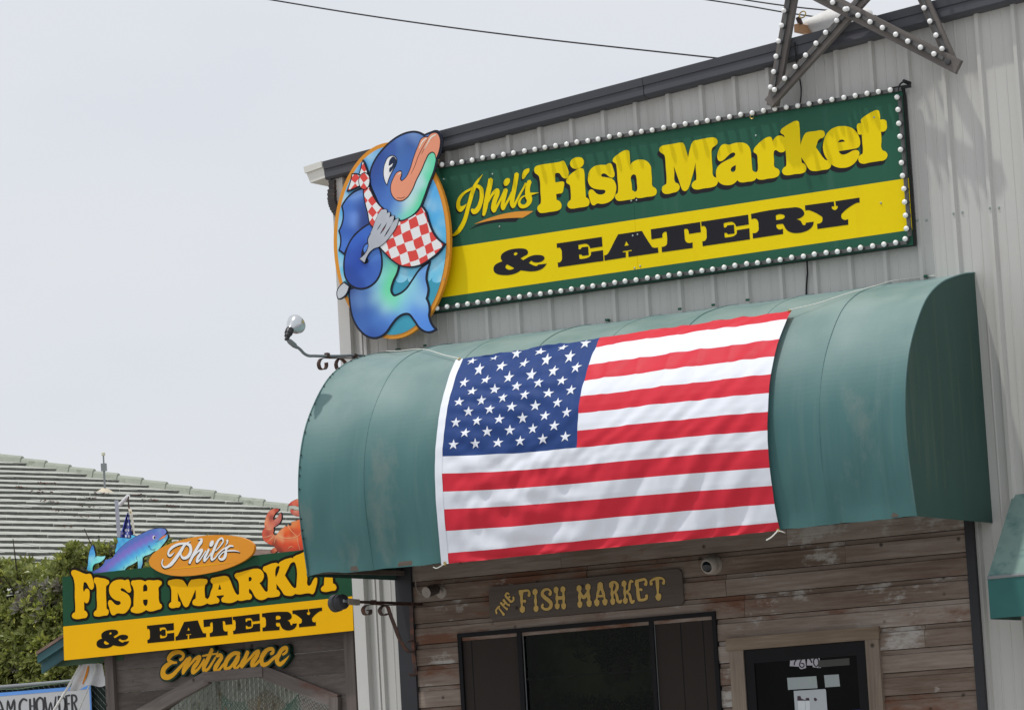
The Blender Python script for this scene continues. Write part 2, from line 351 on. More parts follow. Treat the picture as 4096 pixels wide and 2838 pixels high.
M['screw'] = mat('zinc_screw', RGB(150, 160, 155), .4, .6)
M['teal'] = mat('teal_vinyl', (.060, .160, .160), .56, 0, .12, 1.6, .22, 7, (1, 1, .5), .35, dirt=(.135, .205, .195), ds=2.2, dth=.64)
streaks(M['teal'], (.150, .225, .22), .20, .60, (10, 3, .5), 1.7)
streaks(M['teal'], (.034, .095, .095), .18, .62, (17, 3, .7), 1.3)
sunlit_dust(M['teal'], (.34, .43, .41), .55, 2.4)  # sunlit top put into the vinyl colour: upward faces painted paler, plus bleaching
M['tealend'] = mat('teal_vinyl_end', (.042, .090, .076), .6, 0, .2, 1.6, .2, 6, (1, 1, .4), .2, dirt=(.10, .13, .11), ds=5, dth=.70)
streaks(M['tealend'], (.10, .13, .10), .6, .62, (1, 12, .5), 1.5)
M['rope'] = mat('white_cord', RGB(205, 205, 198), .8)
M['iron'] = mat('rusty_iron', RGB(74, 60, 56), .6, .3, .3, 25, .1, 90, dirt=RGB(105, 70, 55), ds=20, dth=.56)
M['galv'] = mat('grey_pipe', RGB(128, 132, 134), .42, .35, .1, 12)
M['blackmetal'] = mat('black_lamp', RGB(52, 52, 55), .35, .2, .15, 20)
M['chrome'] = mat('silvered_glass', (.62, .64, .66), .16, .75, .05, 10)
M['lens'] = mat('lamp_lens', (.55, .68, .66), .08, 0, .03, 10, spec=.8)
M['brass'] = mat('brass', (.55, .40, .14), .35, .8)
M['siding'] = wood('weathered_siding', ((.2, (.06, .038, .028)), (.40, (.165, .118, .09)), (.56, (.28, .225, .19)), (.8, (.48, .42, .37))),
                   paint=(.16, .07, .04), pth=.685, paint2=(.46, .44, .41), p2th=.715)
M['casing'] = wood('door_casing_wood', ((.2, (.09, .062, .042)), (.5, (.23, .175, .125)), (.8, (.42, .37, .31))), axis='x')
M['casingv'] = wood('door_jamb_wood', ((.2, (.10, .075, .055)), (.5, (.27, .22, .175)), (.8, (.45, .41, .36))), axis='z')
M['plaque'] = wood('plaque_wood', ((.2, (.07, .053, .044)), (.5, (.115, .093, .080)), (.8, (.17, .145, .125))))
M['starwood'] = wood('star_beam_wood', ((.2, (.075, .068, .063)), (.5, (.17, .155, .145)), (.8, (.30, .27, .25))), grain=20)
M['gold'] = mat('plaque_gold', RGB(164, 136, 78, .56), .6, 0, .12, 8, dirt=(.10, .045, .03), ds=16, dth=.72)
M['goldred'] = mat('plaque_red_edge', (.20, .035, .02), .6, 0, .2, 20)

# ------------------------------------------------------------------ ground
gr = MB().add([(-400, -400, 0), (400, -400, 0), (400, 400, 0), (-400, 400, 0)], [(0, 1, 2, 3)]).build('ground', M['ground']); gr['kind'] = 'structure'

# ------------------------------------------------------------------ grey metal building
FAC = Plane((0, 0, 0))
bld = thing('metal_building', (1.2, 0, 0), 'grey ribbed metal building with charcoal roof edge and wooden shopfront below', 'building')
XL, XR, PITCH = -1.37, 9.6, .2577
def rake(x): return 6.295+.0768*(x+1.405)          # top of the rake trim
CLX0, CLX1, CLZ = -.978, 3.452, 3.42               # wood cladding field (behind the awning its top is hidden)
RX0 = -.169
k0 = int((XL-RX0)/PITCH)-1
xs = [RX0+PITCH*k for k in range(k0, int((XR-RX0)/PITCH)+1)]
def panel(xa, xb):
    """one pitch of ribbed sheet: raised rib first, two fine stiffening beads on the flat"""
    prof = [(0, 0), (.011, -.028), (.036, -.028), (.047, 0), (.105, 0), (.110, -.0035), (.116, -.0035), (.121, 0), (.185, 0), (.190, -.0035), (.196, -.0035), (.201, 0), (PITCH, 0)]
    prof = [(xa+a, y) for a, y in prof if XL <= xa+a <= XR]
    if len(prof) < 2: return
    mid = .5*(prof[0][0]+prof[-1][0]); z0 = CLZ if CLX0 < prof[0][0] and prof[-1][0] < CLX1+.2 else 0
    vs = []; n = len(prof)
    for x, y in prof: vs += [(x, y, z0), (x, y, rake(x)-.05)]
    m = MB().add(vs, [(2*i, 2*i+2, 2*i+3, 2*i+1) for i in range(n-1)])
    m.build('wall_panel', M['wall'], bld)
for x in xs: panel(x, x+PITCH)
# body behind: side wall, back, low-slope roof
b = MB()
b.add([(XL+.002, .004, 0), (XL+.002, 12, 0), (XL+.002, 12, rake(XL)-.06), (XL+.002, .004, rake(XL)-.06)], [(0, 1, 2, 3)])
b.add([(XR, .004, 0), (XR, 12, 0), (XR, 12, rake(XR)-.06), (XR, .004, rake(XR)-.06)], [(3, 2, 1, 0)])
b.add([(XL, 12, 0), (XR, 12, 0), (XR, 12, rake(XR)-.06), (XL, 12, rake(XL)-.06)], [(0, 3, 2, 1)])
b.build('side_wall', M['wall'], bld)
b = MB(); b.add([(XL-.02, -.02, rake(XL)-.012), (XR, -.02, rake(XR)-.012), (XR, 12.1, rake(XR)-.012), (XL-.02, 12.1, rake(XL)-.012)], [(0, 1, 2, 3)])
b.add([(XL-.02, -.02, rake(XL)-.05), (XR, -.02, rake(XR)-.05), (XR, 12.1, rake(XR)-.05), (XL-.02, 12.1, rake(XL)-.05)], [(3, 2, 1, 0)])
b.build('roof', mat('white_roof_sheet', (.62, .63, .64), .5), bld)
# rake trim: two folded faces and the dark return under them
def rprism(prof, x0, x1):
    m = MB(); n = len(prof); vs = [(x, y, rake(x)+dz) for x in (x0, x1) for y, dz in prof]
    return m.add(vs, [(i, (i+1) % n, n+(i+1) % n, n+i) for i in range(n)]+[tuple(range(n))[::-1], tuple(range(n, 2*n))])
for xa, xb in ((-1.40, 1.262), (1.266, 4.3), (4.304, 7.2), (7.204, XR)):
    rprism([(-.115, 0), (.01, .012), (.01, -.055), (-.108, -.055)], xa, xb).build('rake_trim', M['fascia'], bld)
    rprism([(-.098, -.052), (.0, -.056), (.0, -.135), (-.088, -.132), (-.104, -.118)], xa+.001, xb-.001).build('rake_trim', M['fascia'], bld)
# left corner trim and seams
MB().box(XL-.008, XL+.088, -.052, .05, 0, rake(XL)-.06).build('corner_trim', M['trimlight'], bld)
MB().box(XL+.15, XL+.162, -.02, .0, 0, rake(XL)-.08).build('corner_trim', M['trimlight'], bld)
# gutter along the left eave with its closed end towards the street
G = View(1150, 600, 5.32, Plane((0, -.10, 0)))
cap = G.glyph('375 370c,750 245c,765 375c,805 590c,490 700c,412 500c')
gp = Plane((0, -.10, 0))
gl = thing('roof_gutter', (-1.55, -.05, 6.0), 'white box gutter end with rust stains at the upper left roof corner', 'gutter')
solid('end_cap', orient(cap), gp, -.004, .004, M['gutter'], gl, back=True)
pts = [gp.p3(p[0], p[1]) for p in cap[0]]; m = MB(); n = len(pts)
m.add([p+Vector((0, .004, 0)) for p in pts]+[p+Vector((0, 11.9, 0)) for p in pts], [(i, (i+1) % n, n+(i+1) % n, n+i) for i in range(n) if i != 0])
m.build('trough', M['gutter'], gl)
lip = G.glyph('372 368c,752 243c,764 372c,400 500c'); solid('lip', orient(lip), gp, .005, .02, M['gutter'], gl)
ds = thing('downspout', (-1.42, -.05, 0), 'black corrugated downspout elbow under the gutter beside the oval sign', 'downspout')
def elbow(pts, w):
    m = MB(); P = [at(1150+x/5.32, 600+y/5.32, 'y', -.06) for x, y in pts]
    Q = [Vector(p) for p in hermite([tuple(p) for p in P], False, [False]*len(P), 6)]
    for i in range(len(Q)-1):
        m.bar(Q[i], Q[i+1]+(Q[i+1]-Q[i])*.1, w*(1.0 if i % 2 else .9), w*.8*(1.0 if i % 2 else .92), (0, 1, 0))
    return m
elbow([(965, 640), (965, 850)], .05).build('outlet', M['spout'], ds)
elbow([(965, 845), (962, 1050), (990, 1180), (1080, 1330), (1180, 1450)], .062).build('elbow', M['spout'], ds)

# ------------------------------------------------------------------ wooden shopfront (parts of the building)
WX0, WX1, WZ1, WZ0 = -.516, 1.533, 2.826, .95      # window opening
DX0, DX1, DZ1 = 1.62, 2.728, 2.636                  # door casing outer
BZ, BP = 2.18, .1477                                # course line and exposure
def plank(x0, x1, z, h=BP):
    if x1-x0 < .02: return
    jit = random.uniform(-.0025, .0025); r1 = random.uniform(-.002, .002)
    prof = [(0, .012), (-.036+jit, .0015), (-.034+jit+r1, h*.76), (-.022, h*.80), (-.018, h-.0025), (0, h)]
    prof = [(y-.004, zz) for y, zz in prof]; n = len(prof)
    me = MB().add([(x, y, zz) for x in (0, x1-x0) for y, zz in prof], [(i, (i+1) % n, n+(i+1) % n, n+i) for i in range(n)]+[tuple(range(n))[::-1], tuple(range(n, 2*n))])
    o = me.build('plank', M['siding'], bld); o.location = (x0, 0, z)
TX0, TX1 = -.872, 3.392
joints = {3.213: [.35, 2.1], 3.065: [.55, 2.52], 2.918: [-.1, 1.62], 2.77: [1.75], 2.622: [], 2.475: [3.05]}
row = 0
for k in range(-14, 9):
    z = BZ+BP*k
    if z < .02: continue
    segs = [(TX0, TX1)]
    def cut(segs, a, b):
        r = []
        for s, e in segs:
            if b <= s or a >= e: r.append((s, e))
            else: r += [q for q in ((s, a), (b, e)) if q[1]-q[0] > .01]
        return r
    zc = z+BP*.5
    if WZ0 < zc < WZ1: segs = cut(segs, WX0, WX1)
    if zc < DZ1-.02: segs = cut(segs, DX0, DX1)
    jx = [random.uniform(TX0+.4, TX1-.4)] if random.random() < .75 else []
    jx = [j for q, js in joints.items() if abs(q-z) < .03 for j in js] or jx
    for j in jx: segs = [q for s, e in segs for q in (((s, j-.0015), (j+.0015, e)) if s+.15 < j < e-.15 else ((s, e),))]
    for s, e in segs: plank(s, e, z)
for q in ((TX0-.1, .005, 0, 3.41), (1.02, TX1+.05, 0, 3.41), (.005, 1.02, 0, WZ0+.04), (.005, 1.02, WZ1-.03, 3.41)): MB().box(q[0], q[1], -.0035, .03, q[2], q[3]).build('backing', M['dark'], bld)
for xa, xb in ((-1.007, -.872), (3.392, 3.452)):
    MB().box(xa, xb, -.062, .0, 0, 3.40).build('corner_trim', M['trimdark'], bld)
# window
wn = MB()
for q in ((WX0, .005, WZ0, WZ1), (1.02, WX1, WZ0, WZ1), (.005, 1.02, WZ0, WZ0+.04), (.005, 1.02, WZ1-.03, WZ1)): wn.box(q[0], q[1], -.012, -.006, q[2], q[3])
wn = wn.build('window', M['dark'], bld)
def wpart(name, x0, x1, y0, y1, z0, z1, m): return MB().box(x0, x1, y0, y1, z0, z1).build(name, m, wn)
for a in ((WX0, WX1, WZ1-.03, WZ1), (WX0, WX1, WZ0, WZ0+.04)): wpart('frame', a[0], a[1], -.058, -.013, a[2], a[3], M['dark'])
for xa, xb in ((WX0, WX0+.03), (WX1-.028, WX1), (-.03, .005), (1.02, 1.052)): wpart('frame', xa, xb, -.055, -.0135, WZ0+.04, WZ1-.03, M['dark'])
M['screen'] = mat('brown_blind', RGB(46, 40, 37, .85), .8, 0, .12, 1.2, stretch=(3, 1, .4)); M['screen'].node_tree.nodes['Principled BSDF'].inputs['Base Color']
M['glass'] = mat('dark_glass', (.010, .012, .009), .08, 0, .5, 3.0, spec=.07, dirt=(.013, .017, .009), ds=2.2, dth=.5)
wpart('pane', WX0+.03, -.03, -.034, -.0138, WZ0+.04, WZ1-.03, M['screen']); wpart('pane', 1.052, WX1-.028, -.034, -.0138, WZ0+.04, WZ1-.03, M['screen'])
gm = bpy.data.materials.new('tinted_glass'); gm.use_nodes = True; nt = gm.node_tree; nt.nodes.remove(nt.nodes['Principled BSDF'])
tr = N(nt, 'BsdfTransparent'); tr.inputs[0].default_value = (.50, .54, .44, 1); gl_ = N(nt, 'BsdfGlossy'); gl_.inputs['Roughness'].default_value = .03; gl_.inputs[0].default_value = (.8, .85, .8, 1); fr = N(nt, 'Fresnel'); fr.inputs[0].default_value = 1.22; mx = N(nt, 'MixShader')
nt.links.new(fr.outputs[0], mx.inputs[0]); nt.links.new(tr.outputs[0], mx.inputs[1]); nt.links.new(gl_.outputs[0], mx.inputs[2]); nt.links.new(mx.outputs[0], nt.nodes['Material Output'].inputs[0])
def sheet(x0, x1, y, z0, z1): return MB().add([(x0, y, z0), (x1, y, z0), (x1, y, z1), (x0, y, z1)], [(0, 1, 2, 3)]).build('pane', gm, wn)
sheet(.005, 1.02, -.024, 2.475, WZ1-.03); sheet(.005, 1.02, -.022, WZ0+.04, 2.468); wpart('frame', .005, 1.02, -.03, -.015, 2.468, 2.475, M['dark'])
rm = mat('reflection_recess', (.085, .092, .05), .8, 0, .5, 2.4, dirt=(.03, .034, .018), ds=3.0, dth=.54)  # added recess; its green blotches stand in for street reflections in the glass
wn_r = MB(); wn_r.add([(-.25, .55, WZ0), (1.3, .55, WZ0), (1.3, .55, WZ1+.1), (-.25, .55, WZ1+.1)], [(0, 1, 2, 3)]); wn_r.add([(-.25, .03, WZ0), (1.3, .03, WZ0), (1.3, .55, WZ0), (-.25, .55, WZ0)], [(0, 1, 2, 3)]); wn_r.add([(-.25, .03, WZ1+.1), (1.3, .03, WZ1+.1), (1.3, .55, WZ1+.1), (-.25, .55, WZ1+.1)], [(3, 2, 1, 0)])
wn_r.add([(-.25, .03, WZ0), (-.25, .55, WZ0), (-.25, .55, WZ1+.1), (-.25, .03, WZ1+.1)], [(0, 1, 2, 3)]); wn_r.add([(1.3, .03, WZ0), (1.3, .55, WZ0), (1.3, .55, WZ1+.1), (1.3, .03, WZ1+.1)], [(3, 2, 1, 0)])
wn_r.build('recess', rm, wn)
wpart('glazing_bead', .0055, .011, -.036, -.0302, WZ0+.05, WZ1-.04, M['galv']); wpart('glazing_bead', 1.0525, 1.056, -.04, -.0342, WZ0+.05, WZ1-.04, M['galv'])
for x in (WX0+.1, 1.25, 1.42): wpart('blind_seam', x, x+.004, -.0362, -.0342, WZ0+.05, WZ1-.04, M['dark'])
# screws along the wall sheets
scm = MB().lathe((0, 0, 0), (0, -1, 0), [(0, .009), (.003, .009), (.003, .006), (.008, .006)], 6).build('screw', M['screw'], bld); scm.location = (3.2577, -.028, 5.21); zs = at(3870, 853).z
for x in xs:
    if x < 3.1 or x > 5.4: continue
    for dx, y in ((.0235, -.028), (.075, 0)):
        o = new('screw', bld, scm.data); o.location = (x+dx, y, zs+random.uniform(-.012, .012))
scm.location = (3.0+.0235, -.0, zs)
# door
dr = MB().box(1.728, 2.628, -.03, -.008, .01, 2.55).build('door', M['dark'], bld)
def dpart(name, x0, x1, y0, y1, z0, z1, m): return MB().box(x0, x1, y0, y1, z0, z1).build(name, m, dr)
dpart('casing', 1.605, 2.735, -.066, -.004, 2.553, 2.636, M['casing'])
dpart('casing', 1.622, 1.727, -.062, -.004, 0, 2.552, M['casingv']); dpart('casing', 2.629, 2.728, -.062, -.004, 0, 2.552, M['casingv'])
for a in ((1.728, 1.80, .01, 2.55), (2.556, 2.628, .01, 2.55)): dpart('frame', a[0], a[1], -.05, -.031, a[2], a[3], M['dark'])
dpart('frame', 1.80, 2.556, -.05, -.031, 2.46, 2.55, M['dark']); dpart('frame', 1.80, 2.556, -.05, -.031, .01, .12, M['dark'])
M['glassd'] = mat('door_glass', (.005, .005, .005), .06, 0, .3, 4, spec=.05)
dpart('pane', 1.80, 2.556, -.042, -.031, .12, 2.46, M['glassd'])
dpart('door_closer', 2.27, 2.50, -.046, -.0422, 2.40, 2.445, mat('grey_closer', (.06, .06, .055), .5))
DV = View(3040, 2600, 5.009, Plane((0, -.042, 0)))
paper = mat('white_paper', RGB(150, 158, 158, .85), .6, 0, .04, 4); card = mat('pale_card', RGB(172, 178, 182, .85), .6, 0, .03, 5)
M['num'] = mat('number_ink', (.02, .02, .035), .5)
st = mat('number_sticker', RGB(165, 162, 168, .8), .5, 0, .06, 9)
for g in ('610 165c,760 140c,900 130c,925 345c,840 370c,805 360,785 320c,600 310c', '955 125c,1050 125c,1190 112c,1220 345c,1160 342,1060 330c,1060 295c,940 295c'):
    solid('number_sticker', orient(DV.glyph(g)), DV.pl, .0005, .0025, st, dr)
for s in ('625 190 26,730 180 26,700 230 26,690 290 26', '855 150 24,810 230 26,800 300 26,840 335 24,885 310 24,880 265 24,830 255 22', '985 150 26,1020 190 30,1040 240 34', '1125 140 24,1080 190 26,1085 270 26,1130 320 24,1175 270 26,1170 180 26,1125 140 24'):
    solid('numeral', orient(DV.strokes(s), True), DV.pl, .0027, .0035, M['num'], dr)
solid('notice', orient(DV.glyph('545 545c,1130 510c,1155 750c,565 785c')), DV.pl, .0005, .002, paper, dr)
solid('notice', orient(DV.glyph('1285 492c,1580 475c,1605 715c,1310 735c')), DV.pl, .0005, .002, paper, dr)
po = solid('poster', orient(DV.glyph('680 805c,1310 768c,1325 790c,1375 1500c,730 1540c')), DV.pl, .0022, .004, card, dr)
pm = mat('poster_maroon', (.07, .045, .06), .6); pg = mat('poster_grey', RGB(150, 155, 160, .5), .6)
for g, q in (('755 910c,815 905c,835 960c,900 985c,990 985c,1000 1000c,755 1000c', pm), ('920 950c,985 942c,1000 995c,925 1000c', pm), ('1090 945,1130 950,1150 985,1120 1010,1090 990', pm)):
    solid('print', orient(DV.glyph(g)), DV.pl, .0042, .005, q, po)
for g in ('762 1010c,905 1003c,912 1200c,772 1208c', '915 1003c,1000 998c,1010 1190c,925 1198c'):
    solid('print', orient(DV.glyph(g)), DV.pl, .0042, .0048, mat('poster_white', RGB(200, 205, 208, .85), .6), po)
solid('notice', orient(DV.glyph('1790 1192c,2140 1172c,2160 1400c,1810 1420c')), DV.pl, .0005, .002, mat('blue_notice', (.03, .05, .22), .6), dr)
# ------------------------------------------------------------------ bulbs
def sphere_mesh(name, r, nu=16, nv=10, mat_=None):
    vs = [(0, 0, -r)]+[(r*math.cos(2*math.pi*i/nu)*math.cos(a), r*math.sin(2*math.pi*i/nu)*math.cos(a), r*math.sin(a)) for a in (math.pi*(j/nv-.5) for j in range(1, nv)) for i in range(nu)]+[(0, 0, r)]
    fs = [(0, 1+(i+1) % nu, 1+i) for i in range(nu)]+[(1+j*nu+i, 1+j*nu+(i+1) % nu, 1+(j+1)*nu+(i+1) % nu, 1+(j+1)*nu+i) for j in range(nv-2) for i in range(nu)]
    t = len(vs)-1; fs += [(t, 1+(nv-2)*nu+i, 1+(nv-2)*nu+(i+1) % nu) for i in range(nu)]
    me = bpy.data.meshes.new(name); me.from_pydata(vs, [], fs)
    for p in me.polygons: p.use_smooth = True
    if mat_: me.materials.append(mat_)
    return me
BULB = sphere_mesh('bulb', .0175, mat_=M['bulb'])
_s = MB().lathe((0, 0, 0), (0, 1, 0), [(-.004, .0095), (.002, .0135), (.022, .0145), (.024, .0165), (.036, .0165), (.036, .011), (.046, .011)], 12)
SOCK = bpy.data.meshes.new('socket'); SOCK.from_pydata([tuple(v) for v in _s.v], [], _s.f); SOCK.materials.append(M['socket'])
for p in SOCK.polygons: p.use_smooth = True
SOCK.set_sharp_from_angle(angle=math.radians(40))
def bulb(c, parent):
    """c: centre of the glass ball, the socket runs back towards the wall"""
    j = Vector((random.uniform(-.003, .003), 0, random.uniform(-.003, .003)))
    s = new('socket', parent, SOCK); s.location = Vector(c)+Vector((0, .012, 0)); MW[s.name] = Matrix.Translation(s.location)
    g = new('bulb', s, BULB); g.location = Vector(c)+j

# ------------------------------------------------------------------ big green marquee sign
SY = -.078
SG = Plane((0, SY, 0))
sign = thing('marquee_sign', (1.35, SY, 5.09), 'long green and yellow sign edged with white bulbs reading Fish Market and Eatery', 'sign')
def rect(pl, *px): return [[np.array(pl.hit(*p)) for p in px]]
qTL, qTR, qBR, qBL = (1690, 666), (3617, 350), (3657, 981), (1690, 1262)
zt = SG.hit(*qTR)[1]; zb = SG.hit(*qBR)[1]; xr = SG.hit(3637, 715)[0]; xl = SG.hit(1690, 960)[0]
panelrect = [[np.array(p) for p in ((xl, zb), (xr, zb), (xr, zt), (xl, zt))]]
solid('backboard', panelrect, SG, -.04, 0, M['edge'], sign, back=True)
# the face is two sheets butted together behind the second word
sx = SG.hit(2540, 870)[0]; z1 = SG.hit(2600, 869.5)[1]; z0 = SG.hit(2600, 1069.8)[1]
def rr(a, b, c, d): return [[np.array(p) for p in ((a, c), (b, c), (b, d), (a, d))]]
for a, b in ((xl, sx-.0008), (sx+.0008, xr-.004)):
    solid('face_sheet', rr(a, b, z1, zt-.003), SG, .0005, .004, M['green'], sign)
    solid('face_sheet', rr(a, b, z0+.0, z1-.0), SG, .0005, .0042, M['yellow'], sign)
    solid('face_sheet', rr(a, b, zb+.003, z0), SG, .0005, .004, M['green'], sign)
A = View(2130, 620, 6.383, SG); B_ = View(2340, 590, 6.383, SG); C_ = View(2630, 530, 5.911, SG); D_ = View(2850, 530, 6.939, SG)
E_ = View(3100, 460, 6.1385, SG); F_ = View(3280, 420, 5.911, SG); G_ = View(1790, 670, 5.503, SG)
FM = [
 (A, '55 390,65 330,110 285,180 262,420 222,640 190,715 175,760 155,800 150,835 180,870 260,910 350,930 420,930 510,910 570,870 600,820 597,775 570,735 515,700 468,660 460,610 467,585 490c,590 600,595 700c,690 690,780 678,815 695,822 740,805 850,785 945,760 975,700 985,615 1000c,622 1080,628 1150c,690 1175,735 1225,755 1300,735 1370,690 1405,600 1435,450 1455,290 1480,210 1478,155 1430,135 1370,150 1310,190 1270,222 1235c,228 1180,215 950,195 620,175 545,130 500,80 465'),
 (A, '875 640,905 580,1000 480,1110 400,1200 345,1260 338,1310 365,1330 420,1345 640,1375 1085c,1430 1115,1465 1170,1468 1220,1440 1290,1370 1320,1200 1345,1050 1370,970 1365,915 1320,903 1275,920 1215,960 1170,990 1140c,993 1060,985 900,970 775c,930 745,885 715'),
 (A, '970 215,1010 125,1090 75,1190 60,1270 75,1320 140,1320 220,1270 300,1190 345,1100 358,1020 325,980 270'),
 (B_, '385 448,480 445,555 443,590 418,640 403,685 425,715 490,745 590,768 680,760 735,720 772,665 765,610 735,560 690,500 665,450 675,425 710,440 745,490 755,600 772,690 795,750 845,795 930,812 1030,795 1150,765 1250,700 1340,600 1405,500 1435,410 1440,330 1430,290 1450,250 1478,200 1470,165 1420,135 1330,105 1210,105 1140,130 1090,180 1075,225 1095,270 1145,330 1190,400 1205,470 1195,520 1160,535 1115,510 1088,430 1080,300 1065,200 1030,120 950,88 850,90 740,115 630,180 535,270 475'),
 (B_, '725 300,760 250,850 180,950 110,1040 72,1095 70,1135 95,1152 170,1160 300,1170 455c,1195 410,1260 355,1350 318,1450 312,1560 335,1650 410,1695 500,1705 620,1720 800,1735 985,1755 1012c,1800 1035,1840 1090,1842 1150,1815 1210,1770 1235,1600 1262,1400 1295,1350 1292,1305 1260c,1285 1300,1240 1318,1100 1340,950 1362,860 1362,800 1320,780 1265,800 1200,840 1170,855 1130c,858 1000,840 800,815 480,805 430,770 395,725 365|1190 740,1215 705,1255 688,1300 705,1322 760,1335 900,1345 1060,1335 1100,1285 1135c,1250 1115,1215 1090c,1205 950'),
 (C_, '52 420,65 360,120 318,200 300,400 268,560 242,610 248,640 285,680 400,737 605c,790 350,830 245,870 200,950 182,1150 140,1280 120,1350 122,1415 165,1432 220,1420 275,1370 320,1310 365,1288 430,1290 550,1310 850,1325 1020,1345 1050c,1395 1070c,1440 1155c,1430 1200,1390 1260,1320 1290,1100 1325,930 1350,860 1330,820 1270,835 1200,875 1155,925 1125c,930 1060,915 850,910 710c,870 900,820 1080,760 1280,725 1350,660 1388,600 1360,570 1300,520 1150,395 795c,408 950,425 1170,440 1190c,500 1215,535 1275,520 1350,470 1400,380 1425,250 1455,180 1450,130 1410,115 1345,130 1280,180 1245,220 1215c,225 1150,205 800,188 590,175 540,130 505,80 470'),
 (D_, '145 680,160 560,210 430,280 345,340 325,410 333,470 345,540 325,640 295,740 283,850 285,950 320,1030 400,1070 510,1085 640,1105 900,1120 1050c,1150 1078,1205 1105c,1230 1265c,1200 1310,1130 1350,1000 1368,820 1388,750 1370,705 1320c,650 1385,560 1445,430 1468,300 1450,200 1390,130 1290,108 1160,115 1060,150 970,220 890,320 820,430 765,550 710,620 660,645 610,630 570,590 558,520 585,430 660,340 750,270 795,210 800,165 760|655 905c,658 990,645 1055,590 1100,540 1090,518 1045,540 980,590 940'),
 (D_, '1150 520,1165 460,1250 350,1380 230,1500 150,1590 125,1645 140,1675 200,1685 265c,1710 200,1770 130,1850 92,1893 88,1972 113,2009 147c,2040 492c,1995 537,1927 556,1859 543,1803 503,1769 492,1720 520c,1708 600,1720 760,1735 960,1755 985c,1820 1010,1870 1070,1870 1140,1835 1210,1760 1250,1550 1285,1380 1315,1290 1305,1230 1265c,1205 1105c,1255 1080,1270 1040,1275 960,1265 800,1255 650,1240 610,1200 580,1160 555'),
 (E_, '145 410,155 375,250 290,400 200,500 152,560 150,595 175,610 260,625 500,635 745c,680 600,730 490,765 445,820 425,1000 400,1150 378,1200 395,1232 450,1225 520,1190 560,1120 585,1070 630,1045 700,1015 795c,1100 920,1200 1060,1240 1100,1305 1115c,1390 1210c,1375 1280,1320 1330,1200 1350,960 1380,890 1365,830 1310,760 1200,655 1040c,660 1110,672 1180c,730 1205,775 1270,780 1330,750 1400,690 1430,500 1455,300 1482,230 1465,190 1410,190 1360,215 1310,280 1265c,290 1200,282 1000,270 865c,243 560c,235 510,200 480,155 450'),
 (F_, '195 1310c,140 1225,95 1110,80 980,100 850,160 700,270 580,400 520,540 502,680 515,810 580,900 690,950 810,960 910,940 980,890 1020,800 1040,620 1070,455 1095c,480 1145,530 1172,600 1172,690 1135,780 1085,850 1068,915 1085,943 1140,925 1215,880 1310,800 1400,690 1465,560 1490,430 1480,330 1440,272 1400c|432 888c,470 840,530 820,580 840,605 868c,520 880'),
 (F_, '975 360c,1000 325,1120 235,1260 155,1340 125,1400 140,1420 200,1430 355c,1530 350,1570 370,1590 460,1588 560,1560 605,1450 635c,1465 800,1480 1060,1500 1082c,1560 1105,1605 1170,1590 1250,1540 1300,1400 1330,1200 1360,1010 1390,950 1365,915 1290,930 1215,975 1180,1020 1150c,1025 1080,1012 900,998 695c,940 705,910 690,895 620,880 520,895 460,985 435c,978 400'),
]
px = 1/490.0
for v, t in FM:
    g = orient(v.glyph(t))
    d = [l for dx, dy in ((-.010, -.010), (-.014, -.019), (-.019, -.028)) for l in shift(g, dx, dy)]
    # thicken the painted drop shadow by sweeping the outline; holes stay where all copies agree
    solid('letter_shadow', orient([shift(g, -.018, -.027)[0]])+[l[::1] for l in shift(g, -.018, -.027)[1:]], SG, .0043, .0052, M['ink'], sign)
    solid('letter', g, SG, .0054, .0068, M['yellow'], sign)
PHIL = ('785 155 4,720 240 40,650 340 72,600 440 95,555 560 102,510 720 100,465 880 96,425 1040 100,380 1180 104,320 1300 108,250 1400 100,190 1455 78,130 1488 50,78 1455 12;'
 '615 415 60,690 420 78,748 470 95,765 570 105,760 680 105,730 800 108,690 895 114,640 955 118,590 972 110,545 925 60;'
 '575 450 62,480 500 50,400 545 56,320 620 74,265 710 86,245 800 95,258 880 112,295 918 122,345 890 90,395 845 40,432 798 6;'
 '962 262 122,940 400 125,912 520 126,880 680 126,855 800 122,828 950 104,805 1050 72;'
 '905 760 46,985 610 62,1055 530 82,1110 510 100,1105 580 118,1060 700 120,1028 820 118,1018 910 108,1035 955 84,1090 870 66,1150 760 58,1220 620 58,1262 520 56;'
 '1292 490 112,1270 600 104,1238 750 96,1220 860 88,1232 912 70,1300 800 58,1370 680 58,1430 540 46;'
 '1535 140 112,1510 300 114,1475 500 114,1442 680 112,1432 800 108,1455 862 78,1530 740 58,1600 600 50,1690 440 46,1730 350 50;'
 '1820 305 110,1785 400 116,1772 520 122,1785 620 150,1815 710 140,1790 790 108,1710 855 80,1630 850 84,1588 790 66,1605 715 50,1660 650 36,1730 622 24;'
 '1830 588 64,1920 572 36,2020 555 4')
gp_ = orient(G_.strokes(PHIL), True)+orient(G_.glyph('1245 340,1260 290,1300 245,1345 236,1380 255,1385 300,1360 360,1315 402,1270 405')+G_.glyph('1690 70c,1770 25,1805 22,1815 60,1740 180,1690 250,1658 258,1650 220'), True)
solid('script_shadow', shift(gp_, -.010, -.011), SG, .0043, .0052, M['ink'], sign)
solid('script_lettering', gp_, SG, .0054, .0068, M['yellow'], sign)
sw = G_.glyph('595 1250c,750 1180,1000 1090,1250 1020,1500 975,1700 962,1900 962c,1780 1040,1665 1108c,1450 1110,1200 1130,900 1180')
solid('swoosh_shadow', orient(G_.glyph('490 1362c,650 1270,900 1180,1100 1130,1300 1105,1600 1100c,1505 1196c,1300 1200,1050 1215,800 1260')), SG, .0043, .0050, M['ink'], sign)
solid('swoosh', orient(sw), SG, .0054, .0066, M['orange'], sign)
